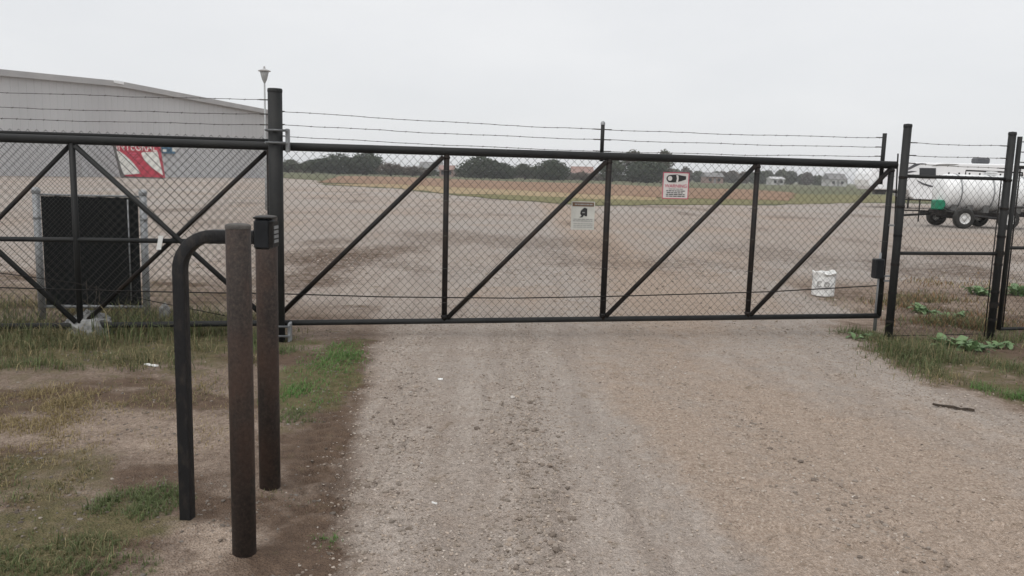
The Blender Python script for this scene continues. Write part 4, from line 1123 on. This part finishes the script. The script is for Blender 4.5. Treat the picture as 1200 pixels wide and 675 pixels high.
def lump(name, c, rx, ry, rz, mat, label, cat, seed):
    rng = np.random.default_rng(seed); mb = MB(); n, m_ = 18, 10; vs_ = []; fs = []
    for i in range(m_ + 1):
        th = math.pi * i / m_
        for k in range(n):
            a = 2 * math.pi * k / n
            q = .78 + .4 * vnoise(np.array([k % n * .7 + i]), np.array([i * .9]), seed)[0]
            sx = math.copysign(abs(math.cos(a)) ** .7, math.cos(a)); sy = math.copysign(abs(math.sin(a)) ** .7, math.sin(a))
            vs_.append(Vector(c) + Vector((rx * q * math.sin(th) * sx, ry * q * math.sin(th) * sy, rz * q * math.cos(th))))
    for i in range(m_):
        for k in range(n): fs.append((i * n + k, i * n + (k + 1) % n, (i + 1) * n + (k + 1) % n, (i + 1) * n + k))
    mb.add(vs_, fs, False)
    return tag(mb.build(name, mat, None, c), label, cat)
fc = gnd(97, 395)
lump('concrete_footing', fc + Vector((0, .12, .05)), .21, .16, .17, 'concrete', 'rough pale concrete lump in weeds under the gate tail', 'concrete', 4)
st = gnd(176, 382)
lump('stone_block', st + Vector((.0, .35, .06)), .055, .05, .11, 'concrete', 'small pale stone at the foot of the black screen', 'stone', 9)

# ------------------------------------------------------------------ bollards and keypad
def bollard(p, h, r, label):
    t = thing('bollard', p, label, 'bollard', 'steel pipe bollards')
    MB().tube([p - Zu * .2, p + Zu * (h - .006), p + Zu * h], [r, r, r - .004], 28).build('pipe', 'rusty_pipe', t)
    MB().lathe(p + Zu * (h - .075), [(r + .0012, .062), (r + .0014, .073), (r - .002, .078), (r * .8, .08), (r * .4, .083), (0, .084)], 28).build('cap', 'pipe_top', t)
    return t
B1 = gnd(*B1P); B2 = gnd(*B2P)
B1.z = gz(B1.x, B1.y); B2.z = gz(B2.x, B2.y)
bollard(B1, atY(284, 264, B1.y).z - B1.z, .0485, 'nearest rusty brown pipe bollard, in front of the bent tube')
bollard(B2, atY(315, 254, B2.y).z - B2.z, .0515, 'farther dark pipe bollard standing behind the keypad box')
K0 = gnd(*K0P); K0.z = gz(K0.x, K0.y)
kp = thing('keypad_stand', K0, 'black bent square tube keypad stand between the bollards', 'keypad stand')
topz = atY(262, 276, 3.55).z
def sweep_square(pts, a, name, mat, parent):
    mb = MB(); vs_ = []; fs = []; n = 12; yv = Vector((.12, 1, 0)).normalized()
    prof = []
    for sx, sy in ((1, 1), (-1, 1), (-1, -1), (1, -1)):
        for q in range(3):
            an = math.atan2(sy, sx) - math.pi / 4 + q * math.pi / 4
            prof.append((sx * (a - .006) + math.cos(an) * .006, sy * (a - .006) + math.sin(an) * .006))
    for i, p in enumerate(pts):
        d = (pts[min(i + 1, len(pts) - 1)] - pts[max(0, i - 1)]).normalized()
        u = d.cross(yv).normalized(); w = u.cross(d).normalized()
        for x, y in prof: vs_.append(p + u * x + w * y)
    for i in range(len(pts) - 1):
        for k in range(n): fs.append((i * n + k, i * n + (k + 1) % n, (i + 1) * n + (k + 1) % n, (i + 1) * n + k))
    fs += [tuple(reversed(range(n))), tuple((len(pts) - 1) * n + k for k in range(n))]
    mb.add(vs_, fs, True); o = mb.build(name, mat, parent)
    o.data.polygons.foreach_set('use_smooth', [True] * len(o.data.polygons))
    es = o.modifiers.new('edge', 'EDGE_SPLIT'); es.split_angle = math.radians(32)
    return o
rad = .15
xe = atY(300, 272, 3.56).x
pts = [K0 - Zu * .1, K0 + Zu * .4, K0 + Zu * .8]
for k in range(11):
    a = math.pi / 2 * k / 10
    pts.append(Vector((K0.x + rad - rad * math.cos(a), K0.y + .01 * k / 10, topz - rad + rad * math.sin(a))))
pts.append(Vector((xe, K0.y + .02, topz)))
sweep_square(pts, .0265, 'bent_tube', 'tube_paint', kp)
bc = atY(310, 274, K0.y + .02)
hb = MB().box(bc, (.072, .09, .13), None, .010).build('keypad_housing', 'box_black', kp)
MB().box(bc + Vector((.004, 0, .071)), (.08, .096, .008), None, .003).build('rain_hood', 'dark_steel', hb)
MB().box(bc + Vector((.04, 0, .0)), (.018, .086, .11)).build('keypad_face', 'dark_steel', hb)
for r_ in range(4):
    for c_ in range(3):
        MB().box(bc + Vector((.05, (c_ - 1) * .02, .03 - r_ * .02)), (.006, .014, .013)).build('button', 'galvanised', hb)

# ------------------------------------------------------------------ bucket
bk = gnd(964, 347); bk.z = gz(bk.x, bk.y)
bucket = thing('bucket', bk, 'battered white plastic bucket on gravel behind the gate', 'bucket')
n = 28; vs_ = []; fs = []
rngb = random.Random(3)
prof = [(.0, .0), (.148, .0), (.153, .01), (.152, .05), (.149, .09), (.153, .13), (.150, .2), (.147, .27), (.151, .31), (.158, .318), (.158, .335), (.150, .34), (.146, .325), (.140, .05), (0, .04)]
for i, (r, z) in enumerate(prof):
    for k in range(n):
        a = 2 * math.pi * k / n
        dent = (float(vnoise(np.array([math.cos(a) * 3 + 5]), np.array([math.sin(a) * 3 + z * 22]), 7)[0]) - .5) * .018 * (1 if r > .1 else 0)
        vs_.append(bk + Vector(((r + dent) * math.cos(a), (r + dent) * math.sin(a), z + (.015 * math.sin(a * 2 + 1) + .01 * math.sin(a * 5) if 8 < i < 13 else 0))))
for i in range(len(prof) - 1):
    for k in range(n): fs.append((i * n + k, i * n + (k + 1) % n, (i + 1) * n + (k + 1) % n, (i + 1) * n + k))
mb = MB(); mb.add(vs_, fs, True); mb.build('pail', 'bucket_white', bucket)
fw = Vector((-bk.x, -bk.y, 0)).normalized(); sd = Vector((-fw.y, fw.x, 0))
for sx, w_ in ((-.045, .03), (.05, .034)):       # two ring shaped marks on the side
    mb = MB(); c0 = bk + fw * .156 + sd * (-sx) + Zu * .175
    mb.tube([c0 + sd * (w_ * math.cos(q * .5236)) + Zu * (w_ * 1.15 * math.sin(q * .5236)) - fw * (.002 + .012 * abs(math.cos(q * .5236)) * (sx > 0) + .003) for q in range(13)], .007, 6, False)
    mb.build('mark', 'grime', bucket)
bh = MB().tube([bk + sd * (.16 * math.cos(q)) + fw * (.168 * math.sin(q)) + Zu * (.3 - .20 * math.sin(q)) for q in [math.pi * k / 12 for k in range(13)]], .003, 6)
bh.build('handle', 'galvanised', bucket)

# ------------------------------------------------------------------ broad leaved weeds
def leaf_mesh(seed):
    rng = random.Random(seed); mb = MB(); vs_ = []; fs = []; n = 8
    for i in range(n + 1):
        t = i / n; wdt = .21 * math.sin(math.pi * min(1, .08 + t * .92)) ** .8 * (1 - .25 * t) + .012
        z = .55 * t - .75 * t * t + .03 * math.sin(t * 9 + seed); x = t * (1 - .12 * t)
        rip = .03 * math.sin(t * 14 + seed)
        vs_ += [(x, -wdt, z + .06 + rip), (x, 0, z), (x, wdt, z + .06 - rip)]
    for i in range(n):
        fs += [(i * 3, i * 3 + 1, i * 3 + 4, i * 3 + 3), (i * 3 + 1, i * 3 + 2, i * 3 + 5, i * 3 + 4)]
    mb.add(vs_, fs, True); o = mb.build('leaf', 'weed_leaf'); me = o.data; bpy.data.objects.remove(o)
    a = me.color_attributes.new('tint', 'FLOAT_COLOR', 'POINT')
    c = rng.choice([(.14, .22, .10), (.17, .26, .12), (.20, .28, .15), (.12, .19, .09)])
    for i, d in enumerate(a.data): k = 1.25 if i % 3 == 1 else 1.0; d.color = (c[0] * k, c[1] * k, c[2] * k, 1)
    return me
LEAF = [leaf_mesh(s) for s in range(5)]
def weed(px, py, size, n, label, seed):
    rng = random.Random(seed); p = gnd(px, py); p.z = gz(p.x, p.y) - .005
    t = thing('leafy_weed', p, label, 'plant', 'broad leaved weeds by the right fence')
    for k in range(n):
        o = bpy.data.objects.new('leaf', LEAF[rng.randrange(5)]); scene.collection.objects.link(o); o.parent = t
        s = size * rng.uniform(.6, 1.1)
        o.scale = (s, s * rng.uniform(.8, 1.3), s * rng.uniform(.7, 1.4))
        o.rotation_euler = (rng.uniform(-.3, .3), rng.uniform(-.95, .05), k * 2.4 + rng.uniform(-.4, .4))
        o.location = (rng.uniform(-.09, .09), rng.uniform(-.07, .07), rng.uniform(0, .02))
for a in ((1112, 407, .19, 30, 'spreading leafy weed left of the second right post foot', 1),
          (1140, 411, .18, 26, 'low leafy weed just before the second right post foot', 2),
          (1172, 407, .13, 14, 'small leafy weed right of the second right post foot', 3),
          (1083, 368, .19, 20, 'leafy weed behind the fence panel, beside the latch post', 4),
          (1117, 374, .17, 18, 'leafy weed behind the middle of the fence panel', 5),
          (1146, 345, .24, 22, 'leafy weed farther back, left of the second right post', 6),
          (1192, 346, .26, 24, 'leafy weed behind the narrow walk gate', 7),
          (1008, 398, .13, 9, 'little leafy weed under the gate end by the lock box', 8)):
    weed(*a)

# dry seed stalk by the screen
sp_ = gnd(106, 392); sp_.z = gz(sp_.x, sp_.y)
stalk = thing('seed_stalk', sp_, 'pale dry weed stalk rising before the black screen', 'plant')
for k in range(3):
    a = k * 1.3; e = Vector((math.cos(a) * .07 + .03, math.sin(a) * .05, .34 + .05 * (k % 3)))
    s_ = MB().tube([sp_ - Zu * .01, sp_ + e * .5 + Vector((0, 0, .02)), sp_ + e], [.004, .003, .002], 5).build('stem', 'bark', stalk)
    MB().lathe(sp_ + e - Zu * .02, [(0, 0), (.005, .02), (.006, .05), (.003, .09), (0, .1)], 7).build('seed_head', 'bark', s_)

# ------------------------------------------------------------------ litter
def bit(name, px, py, w, l, h, ang, mat, label, cat, seed):
    p = gnd(px, py); p.z = gz(p.x, p.y) + h * .4; rng = random.Random(seed)
    ca, sa = math.cos(ang), math.sin(ang); mb = MB(); vs_ = []
    n = 7
    for i in range(n):
        t = i / (n - 1) - .5; ww = w * rng.uniform(.6, 1.1) * (1 - .5 * abs(2 * t) ** 3); zz = h * rng.uniform(-.3, .5)
        for sx, hz in ((-1, 0), (1, 0), (.8, 1), (-.8, 1)):
            x_ = t * l; y_ = sx * ww / 2 + .04 * l * math.sin(i * 1.3)
            vs_.append(p + Vector((x_ * ca - y_ * sa, x_ * sa + y_ * ca, zz + hz * h)))
    fs = [(0, 1, 2, 3), tuple((n - 1) * 4 + k for k in (3, 2, 1, 0))]
    for i in range(n - 1):
        for k in range(4): fs.append((i * 4 + k, i * 4 + (k + 1) % 4, i * 4 + 4 + (k + 1) % 4, i * 4 + 4 + k))
    mb.add(vs_, fs); return tag(mb.build(name, mat, None, p), label, cat)
bit('stick', 1117, 480, .028, .27, .016, -.42, 'stick_bark', 'dark flat stick lying on the gravel at right', 'stick', 1)
bit('paper_scrap', 516, 446, .035, .04, .008, .4, 'white_plastic', 'tiny white scrap on the drive, the one nearer the gate', 'litter', 2)
bit('paper_scrap', 509, 590, .012, .03, .006, -.5, 'white_plastic', 'tiny white scrap low on the drive', 'litter', 3)
bit('paper_scrap', 177, 430, .03, .12, .01, -.15, 'white_plastic', 'pale strip of litter in the weeds behind the bent tube', 'litter', 5)
